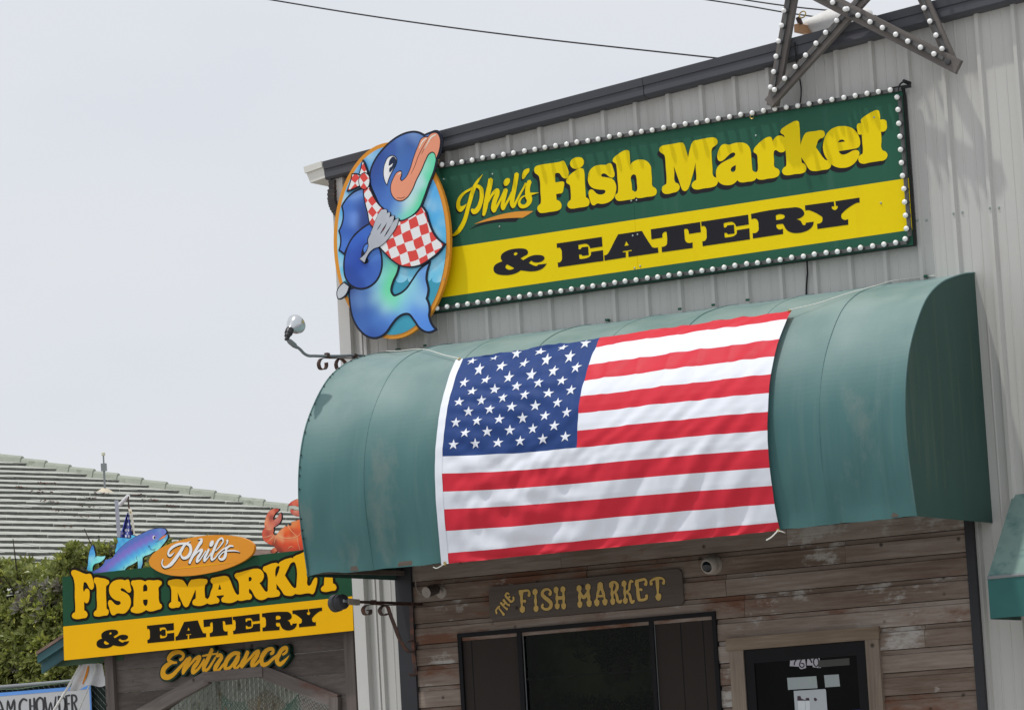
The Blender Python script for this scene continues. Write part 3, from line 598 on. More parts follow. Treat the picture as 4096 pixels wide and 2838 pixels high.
H_ = View(1960, 970, 8.862, SG); I_ = View(2220, 880, 5.486, SG); J_ = View(2600, 850, 5.486, SG); K_ = View(3000, 770, 5.12, SG)
AMP = '455 665c,410 600,395 520,420 430,520 340,680 265,850 225,1020 208,1180 212,1290 240,1350 300,1360 370,1320 430,1230 480,1095 560c,1190 625c,1300 560,1430 490,1560 450,1720 440,1850 455,1925 495,1945 550,1920 610,1840 670,1720 705,1620 705,1540 685,1485 640c,1385 715c,1470 770,1560 810,1640 830,1690 820c,1715 785c,1860 765,2020 745c,1960 840,1860 930,1740 985,1560 1020,1400 1022,1250 1005,1100 985c,980 1065,820 1125,650 1155,500 1155,330 1135,210 1085,150 1010,137 930,165 830,250 750,350 700|930 348,980 365,985 405,945 440,910 460,870 440,852 400,880 362|620 780,690 810,875 912c,800 950,700 965,610 935,560 880,575 815'
LE = '45 515c,1035 370c,1050 580c,780 622c,770 590,740 545,690 522,620 528,518 548c,525 640c,570 635,588 615,590 598c,735 582c,748 770c,605 787c,595 765,570 755,533 760c,543 855c,650 845,740 820,785 785,797 700c,1060 660c,1073 897c,78 1037c,68 932c,130 915,158 870,160 770,150 660,125 615,52 615c'
LA = '1095 893c,1088 772c,1135 765,1180 720,1220 650,1290 510,1392 315c,1915 238c,2010 400,2110 550,2150 600,2190 608,2265 600c,2277 718c,1620 813c,1615 690c,1690 680c,1690 655c,1490 685c,1495 708c,1560 705c,1562 820c|1570 463c,1628 553c,1530 570c'
LT = '25 370c,1107 208c,1123 432c,860 470c,855 410,830 365,790 358,755 368c,765 500,775 590,800 645,840 665,940 652c,945 778c,270 872c,265 752c,330 740,375 700,385 620,380 500,372 428c,320 428,288 460,283 550c,40 590c'
LR = '27 440c,860 310,960 303,1050 330,1105 385,1117 440,1090 485,1030 525,940 550c,1000 560,1050 590,1075 640,1100 668,1135 665,1150 620c,1310 598c,1290 680,1230 750,1120 805,980 832,860 822,780 785,730 730,700 670,680 645,640 645,548 657c,550 710,580 748,680 740c,685 850c,68 943c,62 830c,140 820,178 780,182 680,172 590,140 545,38 548c|535 468c,670 450,712 470,718 505,690 535,640 550,540 563c'
LY = '1133 265c,1722 185c,1732 285c,1680 295,1680 315,1760 358,1805 300,1800 278,1768 278c,1755 180c,2248 105c,2252 208c,2190 215,2120 250,1880 440c,1882 520,1910 550,2015 545c,2020 660c,1388 748c,1380 640c,1440 630,1480 600,1492 550,1485 500c,1260 378,1220 365,1140 370c'
def affine(loops, src, dst):
    Am = np.array([[p[0], p[1], 1] for p in src]); X = np.linalg.solve(Am, np.array([[p[0], p[1]] for p in dst]))
    return [[np.array((p[0], p[1], 1)) @ X for p in l] for l in loops]
e1 = orient(I_.glyph(LE)); e2 = affine(e1, [I_.uv(45, 515), I_.uv(1035, 370), I_.uv(78, 1037)], [J_.uv(1130, 203), J_.uv(2160, 47), J_.uv(1165, 740)])
EAT = [orient(H_.glyph(AMP)), e1, orient(I_.glyph(LA)), orient(J_.glyph(LT)), e2, orient(K_.glyph(LR)), orient(K_.glyph(LY))]
for g in EAT: solid('letter', g, SG, .0046, .0058, M['ink'], sign)
# light strip
BY = SY-.056; BP_ = Plane((0, BY, 0))
def rowb(p, q, n, skip=()):
    a = Vector(BP_.p3(*BP_.hit(*p))); c = Vector(BP_.p3(*BP_.hit(*q)))
    for i in range(n):
        if i not in skip: bulb(a.lerp(c, i/(n-1)), sign)
    y = SY-.014
    hz = abs(c.x-a.x) > 1
    MB().bar(Vector((a.x-.06*hz, y, a.z)), Vector((c.x+.06, y, c.z)) if hz else Vector((c.x, y, c.z-.05)), .018, .024, (0, 0, 1) if abs(c.x-a.x) > 1 else (1, 0, 0)).build('conduit', M['conduit'], sign)
rowb((1766.4, 659.9), (3561.8, 359.2), 42); rowb((1747.5, 1232.4), (3584, 971.3), 43)
ra = (3588, 388); rowb(ra, (3626, 912), 11); bulb(BP_.p3(*BP_.hit(3619.5, 955.5)), sign)
tr = SG.p3(*SG.hit(3600, 352))
MB().box(tr.x-.05, tr.x+.085, SY-.02, SY-.006, tr.z-.012, tr.z+.010).build('bracket', M['edge'], sign)
hs = [at(3500+x/7.68, 300+y/7.68, 'y', SY-.02) for x, y in ((735, 500), (735, 380), (780, 280), (850, 225), (915, 200))]
MB().tube([Vector(p) for p in hermite([tuple(p) for p in hs], False, [False]*5, 4)], .006).lathe(hs[-1], (.3, 1, -.2), [(-.012, .012), (.05, .014)], 10).build('cable_gland', M['cable'], sign)
for x, y in ((1777, 718), (1972, 697), (2000, 907), (2527, 804), (2548, 801), (2533, 943), (2552, 938), (3498, 470), (3525, 812), (2540, 1072), (2562, 1064), (1838, 1217), (3025, 543)):
    c = SG.hit(x, y); MB().lathe(SG.p3(*c, .0035), SG.n, [(0, .0075), (.005, .0065), (.0068, .003)], 8).build('screw', M['screw'], sign)
for x, y in ((1751, 646), (3008, 467)):
    c = at(x, y, 'y', SY-.03); m = MB(); m.tube([c+Vector((.014*math.cos(a), 0, .014*math.sin(a))) for a in np.linspace(0, 5.6, 9)], .0035, 6).build('hook', M['brass'], sign)

# ------------------------------------------------------------------ oval sign with the cartoon fish emblem
OY = -.172
OV = Plane((0, OY, 0)); V1 = View(1150, 480, 1.735, OV)
oval = thing('oval_emblem_sign', tuple(OV.p3(*V1.uv(724, 1510))), 'oval sign with blue cartoon fish in checked bandana holding a fork', 'sign')
MPT = mat('painted_artwork', (1, 1, 1), .35, 0, .03, 6, attr='paint')
el = [V1.uv(724+404*math.cos(a), 836+682*math.sin(a)) for a in np.linspace(0, 2*math.pi, 72, endpoint=False)]
el2 = [V1.uv(724+378*math.cos(a), 836+654*math.sin(a)) for a in np.linspace(0, 2*math.pi, 72, endpoint=False)]
el, el2 = [[np.array(p) for p in l] for l in (el, el2)]
solid('board', orient([el]), OV, -.03, 0, M['orange'], oval, back=True)
def PC(v, lst): return [(v.uv(x, y), RGB(*c)) for x, y, c in lst]
skyb, skym, cl = (62, 152, 226), (100, 188, 236), (186, 214, 236)
pts = []
random.seed(3)
for i in range(420):
    a = random.uniform(0, 6.283); r = math.sqrt(random.random()); x = 724+385*r*math.cos(a); y = 836+660*r*math.sin(a)
    t = min(1, max(0, (y-250)/800)); base = tuple(skyb[k]*(1-t)+skym[k]*t for k in range(3)); f = random.choice((0, 0, 0, .15, .5, .8))
    pts.append((x, y, tuple(base[k]*(1-f)+cl[k]*f for k in range(3))))
solid('painted_sky', orient([el2]), OV, .0005, .003, MPT, oval, grid=.02, paint=PC(V1, pts), sig=.024)
sea = [p for p in el2 if p[1] < V1.uv(724, 1115)[1]]
wv = []
for i in range(9):
    x0 = 345+i*84; wv += ['%d 1125c' % x0, '%d 1128' % (x0+30), '%d 1105' % (x0+66), '%d 1092c' % (x0+74), '%d 1110' % (x0+72)]
tops = [(float(t.split()[0]), float(t.split()[1].rstrip('c')), t.endswith('c')) for t in wv]
wp = hermite([V1.uv(min(1095, max(352, x)), y) for x, y, c in tops], False, [c for x, y, c in tops], 3)
low = [np.array(V1.uv(724+378*math.cos(a), 836+654*math.sin(a))) for a in np.linspace(math.radians(23), math.radians(157), 40)]
solid('painted_sea', orient([wp+low], True), OV, .0032, .0042, mat('emblem_sea', RGB(62, 150, 176), .35, 0, .06, 5), oval)
IK = mat('emblem_outline', RGB(28, 32, 46), .4)
def art(name, txt, z, outline=8, cols=None, m=None, grid=.02):
    g = orient(V1.glyph(txt, 5))
    if outline:
        d = outline*1.25/1.735/490
        solid(name+'_outline', offset(g[:1], d), OV, .0045, z, IK, oval, back=True)
    if cols: return solid(name, g, OV, z+.0003, z+.0018, MPT, oval, grid=grid, paint=PC(V1, cols), sig=.046 if name == 'body' else .034)
    return solid(name, g, OV, z+.0003, z+.0018, m, oval)
BL, NV, LB, MB_ = (52, 84, 160), (48, 68, 128), (92, 142, 214), (66, 108, 184)
art('back_fin', '540 485,480 500,420 550,388 600c,398 660,368 770c,380 830,370 900c,397 922c,415 880,470 790,560 730,610 715c,580 640,550 560', .007, 10,
    [(480, 520, (120, 160, 225)), (440, 600, (70, 112, 190)), (500, 580, (58, 92, 168)), (540, 620, (56, 78, 140)), (420, 700, (70, 110, 190)), (460, 690, (112, 150, 222)), (520, 700, (50, 72, 136)), (400, 850, (72, 116, 198)), (440, 780, (60, 96, 176)), (385, 780, (60, 100, 180))])
art('body', '440 1180c,445 1270,465 1370,510 1450,570 1498,620 1505,680 1475,720 1420,760 1370,810 1340,850 1340,890 1385,930 1440,980 1465,1025 1452c,995 1410,980 1350c,982 1290,962 1240c,976 1180,962 1100,984 1000c,930 1040,880 1110,830 1180,780 1215,742 1224,720 1195,732 1120,760 1060,772 1010c,700 930,655 890c,600 960,560 1100', .0095, 11,
    [(450, 1200, NV), (460, 1300, (48, 78, 146)), (490, 1250, (110, 150, 205)), (470, 1400, (60, 100, 170)), (520, 1440, (70, 110, 180)), (560, 1350, (62, 100, 172)), (600, 1480, BL), (660, 1440, (64, 104, 180)), (560, 1200, (66, 104, 170)), (620, 1300, (66, 112, 184)),
     (620, 1150, (118, 168, 210)), (650, 1080, (150, 205, 225)), (660, 970, (70, 120, 170)), (690, 1010, (110, 205, 170)), (690, 1120, (96, 214, 150)), (690, 1210, (96, 214, 150)), (740, 1250, (98, 216, 160)), (800, 1230, (150, 214, 220)), (630, 1230, (160, 205, 232)), (700, 1290, (170, 215, 236)), (640, 1400, (80, 130, 200)),
     (720, 1370, (86, 136, 214)), (820, 1290, (120, 178, 232)), (880, 1200, (130, 190, 230)), (940, 1100, (84, 136, 214)), (975, 1030, (120, 170, 230)), (900, 1140, (150, 220, 214)), (930, 1190, (140, 186, 240)), (960, 1150, (86, 132, 216)), (950, 1270, (150, 200, 240)), (970, 1330, (90, 140, 220)), (900, 1330, (90, 142, 222)), (940, 1400, (86, 140, 220)), (1000, 1450, (84, 136, 214)), (750, 1190, (120, 215, 170))])
art('arm', '605 715c,520 765,450 840,414 930,404 1010,417 1095,457 1146,515 1165,570 1152,622 1108,652 1040,655 960,640 895,600 850', .012, 10,
    [(560, 770, (62, 104, 190)), (480, 840, (58, 100, 190)), (430, 950, (52, 86, 172)), (430, 1060, (46, 76, 156)), (500, 1140, (48, 78, 158)), (590, 1110, (62, 100, 180)), (635, 1020, (66, 104, 184)), (620, 920, (80, 124, 200)), (500, 1000, (44, 76, 166)), (560, 1060, (56, 92, 176)), (520, 900, (48, 80, 168)), (640, 880, (60, 104, 190))])
solid('arm_hole', orient(V1.glyph('525 900,545 862,568 850,575 885,550 935,520 945')), OV, .0139, .0141, IK, oval)
solid('arm_hole_blue', orient(V1.glyph('535 900,550 868,564 862,562 890,545 925')), OV, .01412, .0143, mat('emblem_blue', RGB(84, 130, 210), .35), oval)
solid('arm_hole', orient(V1.glyph('520 960,565 962,570 985,545 1000,525 985')), OV, .0139, .0141, IK, oval)
art('head', '585 420,590 360,620 285,680 205,760 135,840 98,900 93,955 118c,1000 98,1045 88,1070 130,1066 200,1037 272c,1020 350,985 440,950 540,920 610,870 662,810 694,770 690,720 652,660 600,620 520', .0145, 11,
    [(600, 380, (56, 82, 150)), (640, 270, (54, 80, 150)), (720, 190, (62, 92, 160)), (800, 130, (84, 120, 184)), (880, 115, (120, 152, 204)), (930, 130, (92, 126, 184)), (860, 160, (50, 78, 142)), (820, 210, (70, 108, 170)), (880, 230, (66, 104, 172)), (700, 300, (58, 92, 160)), (640, 430, (56, 92, 164)), (640, 520, (66, 104, 176)), (700, 560, (76, 116, 188)), (800, 320, (70, 110, 178)), (850, 300, (66, 106, 176)), (740, 450, (70, 112, 182)),
     (700, 620, (72, 116, 190)), (760, 640, (120, 168, 214)), (780, 600, (98, 142, 200)), (830, 600, (186, 216, 228)), (870, 560, (190, 220, 228)), (930, 430, (184, 216, 222)), (980, 330, (160, 220, 205)), (1010, 250, (110, 206, 170)), (1015, 330, (70, 206, 152)), (990, 400, (76, 208, 156)), (950, 510, (70, 204, 150)), (910, 590, (74, 206, 152)), (860, 640, (100, 212, 170)), (810, 680, (120, 205, 190)), (900, 480, (178, 214, 220))])
art('lips', '1045 95,1065 130,1064 190,1040 265c,1030 230,1015 222,990 235,965 280,940 340,900 420,870 490,835 540,800 560,765 553,735 515,728 465,745 410,775 365,795 360,798 385,790 410,802 428c,830 405,860 350,885 270,915 190,945 130,975 122,985 125c,1010 98', .017, 5, None, mat('emblem_salmon', RGB(229, 146, 116), .35, 0, .05, 4))
mbw = mat('emblem_brown', RGB(110, 52, 44), .4)
for s in ('985 130 3,950 190 5,915 260 5,890 330 4,865 380 2', '770 540 3,800 545 5,825 535 3', '1000 140 2,960 200 4,940 240 2'): solid('lip_line', orient(V1.strokes(s), True), OV, .0190, .0193, mbw, oval)
mcr = mat('emblem_cream', RGB(246, 216, 200), .35)
for s in ('1040 105 8,1010 120 12,985 160 8,960 205 3', '975 130 8,950 150 10,925 200 4', '800 368 6,790 372 8,775 385 3'): solid('lip_shine', orient(V1.strokes(s), True), OV, .0194, .0197, mcr, oval)
art('eye', '712 262,742 253,764 272,762 300,740 345,718 390,699 448c,686 420,678 360,690 300', .0166, 5, None, mat('emblem_white', RGB(226, 230, 236), .35))
solid('pupil', orient(V1.glyph('742 256,764 275,763 305,738 345,722 365,712 320,722 275')), OV, .0186, .0190, mat('emblem_pupil', RGB(30, 42, 70), .3), oval)
solid('pupil_shine', orient(V1.glyph('706 322c,722 318c,742 302c,735 322c,718 335c,712 375c,706 350')), OV, .0191, .0194, mat('emblem_glint', RGB(226, 232, 240), .3), oval)
# checked bandana: squares painted on the cloth
def checker(name, sc, rot):
    m = bpy.data.materials.new(name); m.use_nodes = True; nt = m.node_tree; p = nt.nodes['Principled BSDF']; p.inputs['Roughness'].default_value = .4
    tc = N(nt, 'TexCoord'); mp = N(nt, 'Mapping'); mp.inputs['Rotation'].default_value = (math.radians(90), 0, 0)
    m2 = N(nt, 'Mapping'); m2.inputs['Rotation'].default_value = (0, 0, math.radians(rot)); ck = N(nt, 'TexChecker'); ck.inputs['Scale'].default_value = sc
    nz = N(nt, 'TexNoise'); nz.inputs['Scale'].default_value = 5.0; dv = N(nt, 'VectorMath', operation='SCALE'); dv.inputs[3].default_value = .05; ad = N(nt, 'VectorMath', operation='ADD')
    sep = N(nt, 'SeparateXYZ'); com = N(nt, 'CombineXYZ'); com.inputs[2].default_value = .003
    nt.links.new(tc.outputs['Object'], mp.inputs[0]); nt.links.new(mp.outputs[0], m2.inputs[0]); nt.links.new(tc.outputs['Object'], nz.inputs[0]); nt.links.new(nz.outputs['Color'], dv.inputs[0])
    nt.links.new(m2.outputs[0], ad.inputs[0]); nt.links.new(dv.outputs[0], ad.inputs[1]); nt.links.new(ad.outputs[0], sep.inputs[0]); nt.links.new(sep.outputs[0], com.inputs[0]); nt.links.new(sep.outputs[1], com.inputs[1]); nt.links.new(com.outputs[0], ck.inputs[0])
    ck.inputs[1].default_value = (*RGB(212, 62, 54), 1); ck.inputs[2].default_value = (*RGB(228, 230, 234), 1); nt.links.new(ck.outputs[0], p.inputs['Base Color']); return m
CKA, CKB = checker('check_bib', 14.0, 14), checker('check_band', 17.5, 38)
art('bandana_band', '542 492c,575 465c,597 520,640 590,682 640,650 700,612 742,598 735,570 640,550 560', .0205, 7, None, CKB)
art('bandana_bib', '672 645c,705 675,755 700,800 706,860 682,920 637,940 607c,965 640,980 690,1000 750,1040 820,1092 864c,1060 910,1000 960,930 1003,860 1016,800 1008,740 970,690 920,655 880,625 790,640 700', .0200, 8, None, CKA)
art('bandana_tail', '462 382c,510 390,522 402,510 455,488 466,430 490c,452 430', .0202, 7, None, CKB)
art('bandana_tail', '534 292c,554 340,565 378c,512 380c,524 335', .0202, 7, None, CKB)
art('bandana_knot', '545 372,575 392,580 430,570 465,545 482,520 465,510 425,520 390', .0225, 5, None, CKB)
art('fork', '692 623,703 630,702 650,640 755,632 772c,650 750,712 645,724 645,722 670,662 780,655 797c,680 770,738 668,752 668,750 690,690 800,683 817c,705 790,770 690,784 686,780 710,720 815,690 850,650 880,610 895,548 990c,515 965c,575 880,570 830,590 790', .0245, 2.6, None, mat('emblem_fork', RGB(176, 180, 188), .35))
art('fork_handle', '402 1132c,434 1157c,390 1230,365 1238,356 1213', .0178, 6, None, mat('emblem_fork_handle', RGB(188, 192, 198), .35))
solid('fork_edge', orient(V1.strokes('515 962 4,575 880 4,572 830 5,592 788 4'), True), OV, .0264, .0268, IK, oval)
# ------------------------------------------------------------------ wooden star with bulbs on the roof edge
random.seed(11)
STY = -.135; ST = Plane((0, STY, 0))
a2 = np.array(ST.hit(3094, 412)); b2_ = np.array(ST.hit(3815, 256))
s_ = np.linalg.norm(b2_-a2); ang0 = math.atan2(b2_[1]-a2[1], b2_[0]-a2[0]); Rc = s_/(2*math.sin(math.radians(36)))
mid = (a2+b2_)/2; cen = mid+Rc*math.cos(math.radians(36))*np.array((-math.sin(ang0), math.cos(ang0)))
pent = [cen+Rc*np.array((math.cos(ang0+math.radians(-126+72*k)), math.sin(ang0+math.radians(-126+72*k)))) for k in range(5)]   # 0=A 1=B 2=R 3=T 4=L
star = thing('star_frame', tuple(ST.p3(*mid)), 'large five pointed star of grey weathered beams studded with white bulbs on the roof edge', 'star')
def beam(i, j, off, ext=.05, w=.078, nb=0, soff=0.0):
    p, q = pent[i], pent[j]; d = (q-p)/np.linalg.norm(q-p); p = p-d*ext; q = q+d*ext; nn = np.array((-d[1], d[0]))
    l = [[p+nn*w/2, p-nn*w/2, q-nn*w/2, q+nn*w/2]]
    # the grain runs along the beam: build it flat, then turn it into place
    L = float(np.linalg.norm(q-p)); m = MB().box(0, L, -.019, .019, -w/2, w/2); o = m.build('beam', M['starwood'], star)
    o.location = ST.p3(p[0], p[1], off); o.rotation_euler = (0, -math.atan2(d[1], d[0]), 0); MW[o.name] = Matrix.Identity(4)
    # conduit with bulbs along it
    c0 = pent[i]+nn*soff; c1 = pent[j]+nn*soff; n = nb
    MB().bar(ST.p3(*(c0+d*.04), off+.028), ST.p3(*(c1-d*.04), off+.028), .02, .016, tuple(ST.n)).build('conduit', M['conduit'], star)
    for k in range(n):
        c = c0+(c1-c0)*(.045+.92*k/(n-1)); bulb(ST.p3(c[0], c[1], off+.072), star)
beam(0, 3, .0, .02, .08, 20, .004); beam(0, 2, .042, .015, .075, 20, .006); beam(1, 4, .062, .075, .095, 20, -.004); beam(1, 3, .016, .0, .07, 20, 0); beam(4, 2, .024, .05, .085, 20, 0)
for p in (pent[1],):
    MB().lathe(ST.p3(p[0], p[1], .08), ST.n, [(0, .02), (.02, .02), (.022, .01)], 10).build('bolt', M['socket'], star)
x0 = at(3410, 62, 'y', STY-.09); MB().lathe(x0, (-.5, -1, 0), [(0, .014), (.03, .014)], 10).build('bolt', M['socket'], star)
# back brace resting on the roof, brass pulley ring, and the feed cable
br0 = at(3186, 112, 'y', .03); br1 = at(3300, 138, 'y', .30)
MB().bar(br0, br1, .045, .055).build('brace', mat('new_lumber', RGB(165, 128, 95), .7, 0, .2, 3, stretch=(.3, .3, 3)), star)
MB().bar(at(3192, 70, 'y', .04), at(3203, 98, 'y', .04), .03, .02, (0, 1, 0)).build('shackle', M['iron'], star)
rg = at(3210, 59, 'y', .03); MB().tube([rg+Vector((.024*math.cos(a), .01*math.sin(a), .024*math.sin(a))) for a in np.linspace(0, 2*math.pi, 17)], .0045, 6, False).build('ring', M['brass'], star)
cb = [at(x, y, 'y', yy) for x, y, yy in ((3178, 170, -.12), (3186, 240, -.11), (3196, 300, -.05), (3205, 360, -.05), (3201, 412, -.06))]
MB().tube([Vector(p) for p in hermite([tuple(p) for p in cb], False, [False]*5, 4)], .005, 6).build('cable', M['cable'], star)
sbc = at(3340, 72, 'y', .7)
v, f = [], []
me = sphere_mesh('sandbag', 1.0, 22, 14, mat('white_sack', (.72, .71, .69), .8, 0, .06, 8, .5, 22))
for q in me.vertices:
    c = q.co; w_ = 1+.06*math.sin(7*c.x+3*c.z)+.05*math.sin(9*c.y+4*c.x)+(.12*abs(math.sin(9*c.z))*max(0, -c.x-.5)); q.co = Vector((c.x*.24*w_, c.y*.15, c.z*.085*w_))
sb = tag(new('sandbag', None, me), 'plump white sack lying on the roof edge behind the wooden star', 'sandbag'); sb.location = (at(3350, 90, 'y', .25).x, .25, at(3350, 90, 'y', .25).z); sb.rotation_euler = (0, math.radians(-5), math.radians(20))

# ------------------------------------------------------------------ barrel awning
PROF = [(-.0, 4.868), (-.16, 4.846), (-.32, 4.812), (-.56, 4.742), (-.77, 4.632), (-.955, 4.455), (-1.10, 4.25), (-1.185, 4.02), (-1.215, 3.80), (-1.205, 3.56), (-1.18, 3.40), (-1.152, 3.238)]
PR = [np.array(p) for p in hermite(PROF, False, [False]*len(PROF), 6)]
SL = [0.0]
for i in range(1, len(PR)): SL.append(SL[-1]+float(np.linalg.norm(PR[i]-PR[i-1])))
STOT = SL[-1]
def prof(s):
    """point, outward normal on the awning profile at arc length s from the wall"""
    s = min(max(s, 0), STOT); i = max(0, min(len(PR)-2, int(np.searchsorted(SL, s))-1)); t = (s-SL[i])/(SL[i+1]-SL[i])
    p = PR[i]*(1-t)+PR[i+1]*t
    def tg(k): a = PR[max(0, k-1)]; c = PR[min(len(PR)-1, k+1)]; d = c-a; return d/np.linalg.norm(d)
    d = tg(i)*(1-t)+tg(i+1)*t; d /= np.linalg.norm(d)
    return p, np.array((d[1], -d[0]))          # rotate: outward (towards street / up)
AX0, AX1 = -.998, 3.568
HO = None
aw = thing('barrel_awning', (1.26, 0, 3.2), 'long rounded teal canvas awning over the wooden shopfront carrying the large flag', 'awning')
random.seed(5)
hx_a, hx_b = at(1492, 2285, 'y', -1.16).x, at(3322, 2140, 'y', -1.16).x
HO = [AX0]+[hx_a+(hx_b-hx_a)*k/6 for k in range(7)]+[AX1]; NB = len(HO)-1
def sag(x, s, i):
    u = (x-HO[i])/(HO[i+1]-HO[i]); e = min(1, s/.25)*min(1, (STOT-s)/.12+.25)
    f = -.019*math.sin(math.pi*u)**1.3*e
    low = max(0, (s-STOT*.55)/(STOT*.45))       # loose vertical puckers in the lower skirt
    f += low*(.0035*math.sin(31*x+2.1*s)+.0025*math.sin(53*x-6*s+1.7)+.0025*math.sin(17*x+9*s))
    if i == 0: f += .008*low*math.sin(9*(x-AX0)+8*s)*(1-u)+.016*low*low*math.exp(-((x-AX0-.13)/.09)**2)
    return f+.0016*math.sin(5*x+3*s)
for i in range(NB):
    nx, ns = 26, 64; vs = []; fs = []
    for a in range(nx+1):
        x = HO[i]+(HO[i+1]-HO[i])*a/nx
        for c in range(ns+1):
            s = STOT*c/ns; p, n = prof(s); k = sag(x, s, i)
            if c == ns: p = p+np.array((0, .0018*math.sin(13*x)+.0012*math.sin(31*x)+(.018*math.exp(-((x-AX0-.15)/.1)**2) if i == 0 else 0)))
            q = p+n*k; vs.append((x, q[0], q[1]))
    for a in range(nx):
        for c in range(ns): b = a*(ns+1)+c; fs.append((b, b+1, b+ns+2, b+ns+1))
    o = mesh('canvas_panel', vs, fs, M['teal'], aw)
    for p in o.data.polygons: p.use_smooth = True
for x, dx in ((AX0+.002, -1), (AX1-.002, 1)):
    g = [[np.array((p[0], p[1])) for p in PR]+[np.array((-.002, PR[-1][1]))]]
    ep = Plane((x, 0, 0), (0, dx, 0), (0, 0, 1))
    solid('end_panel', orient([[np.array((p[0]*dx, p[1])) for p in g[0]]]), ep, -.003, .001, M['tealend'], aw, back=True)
    MB().tube([(x, p[0], p[1]) for p in PR], .006, 6).build('welt', M['teal'], aw)
for x in HO[1:-1]:
    MB().tube([(x, float((p-n*.0)[0]), float(p[1])) for p, n in (prof(STOT*k/40) for k in range(41))], .0045, 6).build('seam', M['teal'], aw)
M['awnwood'] = wood('awning_ledger_wood', ((.2, (.05, .035, .026)), (.5, (.14, .115, .095)), (.8, (.26, .23, .20))))
MB().bar((AX0+.05, -1.13, 3.262), (AX1-.05, -1.13, 3.262), .03, .03).build('front_rail', M['awnwood'], aw)
for x in (AX0+.06, AX1-.06): MB().bar((x, -1.12, 3.268), (x, -.06, 3.285), .035, .03).build('side_rail', M['awnwood'], aw)
for k, px_ in enumerate(((3705, 1105), (2856, 1220), (2722, 1236), (2993, 1200), (1703, 1382), (1592, 1398), (2430, 1280))):
    c = at(px_[0], px_[1], 'y', -.02); MB().box(c.x-.012, c.x+.012, -.035, -.004, c.z-.006, c.z+.008).build('clip', M['green'], aw)
for k in range(22):
    p, n = prof(STOT*(.14+.036*k+random.uniform(-.01, .01)))
    if k % 5 == 3: continue
    o = MB().lathe((AX0+.012, float(p[0]+n[0]*.004), float(p[1]+n[1]*.004)), (0, float(n[0]), float(n[1])), [(0, .006), (.006, .005)], 6).build('stud', M['edge'], aw)
def awn_hit(px_, py_, off=0.0):
    """where a sight line meets the awning skin: (x, arc length)"""
    q = ray(px_, py_); best = None
    for i in range(len(PR)-1):
        _, n = prof(SL[i]); _, n2 = prof(SL[i+1]); A0 = PR[i]+n*off; A1 = PR[i+1]+n2*off; d = A1-A0
        M2 = np.array([[q.y, -d[0]], [q.z, -d[1]]]); rhs = np.array([A0[0]-CAM.y, A0[1]-CAM.z]); det = np.linalg.det(M2)
        if abs(det) < 1e-12: continue
        t, u = np.linalg.solve(M2, rhs)
        if -.001 <= u <= 1.001 and (best is None or t < best[0]): best = (t, CAM.x+q.x*t, SL[i]+u*(SL[i+1]-SL[i]))
    if best is None:
        p = at(px_, py_, 'y', PR[-1][0]-off); return p.x, STOT+(PR[-1][1]-p.z)
    return best[1], best[2]
def awn_pt(x, s, off):
    if s <= STOT: p, n = prof(s); q = p+n*off; return Vector((x, q[0], q[1]))
    p, n = prof(STOT); q = p+n*off; return Vector((x, q[0], q[1]-(s-STOT)))

# ------------------------------------------------------------------ large flag tied over the awning
M['fred'] = mat('flag_red', RGB(196, 40, 56, .86), .55, 0, .05, 7, .05, 30, spec=.25); M['fwhite'] = mat('flag_white', RGB(222, 226, 238, .92), .55, 0, .02, 7, .05, 30, spec=.25)
M['fblue'] = mat('flag_blue', RGB(46, 74, 134, 1.15), .6, 0, .06, 7, .1, 25, spec=.15)
Lp = [awn_hit(*p, .012) for p in ((1832, 1445), (1790, 1560), (1763, 1690), (1750, 1850), (1757, 2045), (1775, 2252))]
Rp = [awn_hit(*p, .012) for p in ((3170, 1250), (3112, 1390), (3080, 1560), (3075, 1750), (3092, 1950), (3122, 2118))]
def ev(P, t):
    h = hermite(P, False, [False]*len(P), 10); k = t*(len(h)-1); i = min(len(h)-2, int(k)); return h[i]*(1-(k-i))+h[i+1]*(k-i)
HL, HR = hermite(Lp, False, [False]*6, 10), hermite(Rp, False, [False]*6, 10)
def edge(H, t): k = min(max(t, 0), 1)*(len(H)-1); i = min(len(H)-2, int(k)); return H[i]*(1-(k-i))+H[i+1]*(k-i)
def sst(a, b, x): t = min(1, max(0, (x-a)/(b-a))); return t*t*(3-2*t)
UH, UC = .018, .438
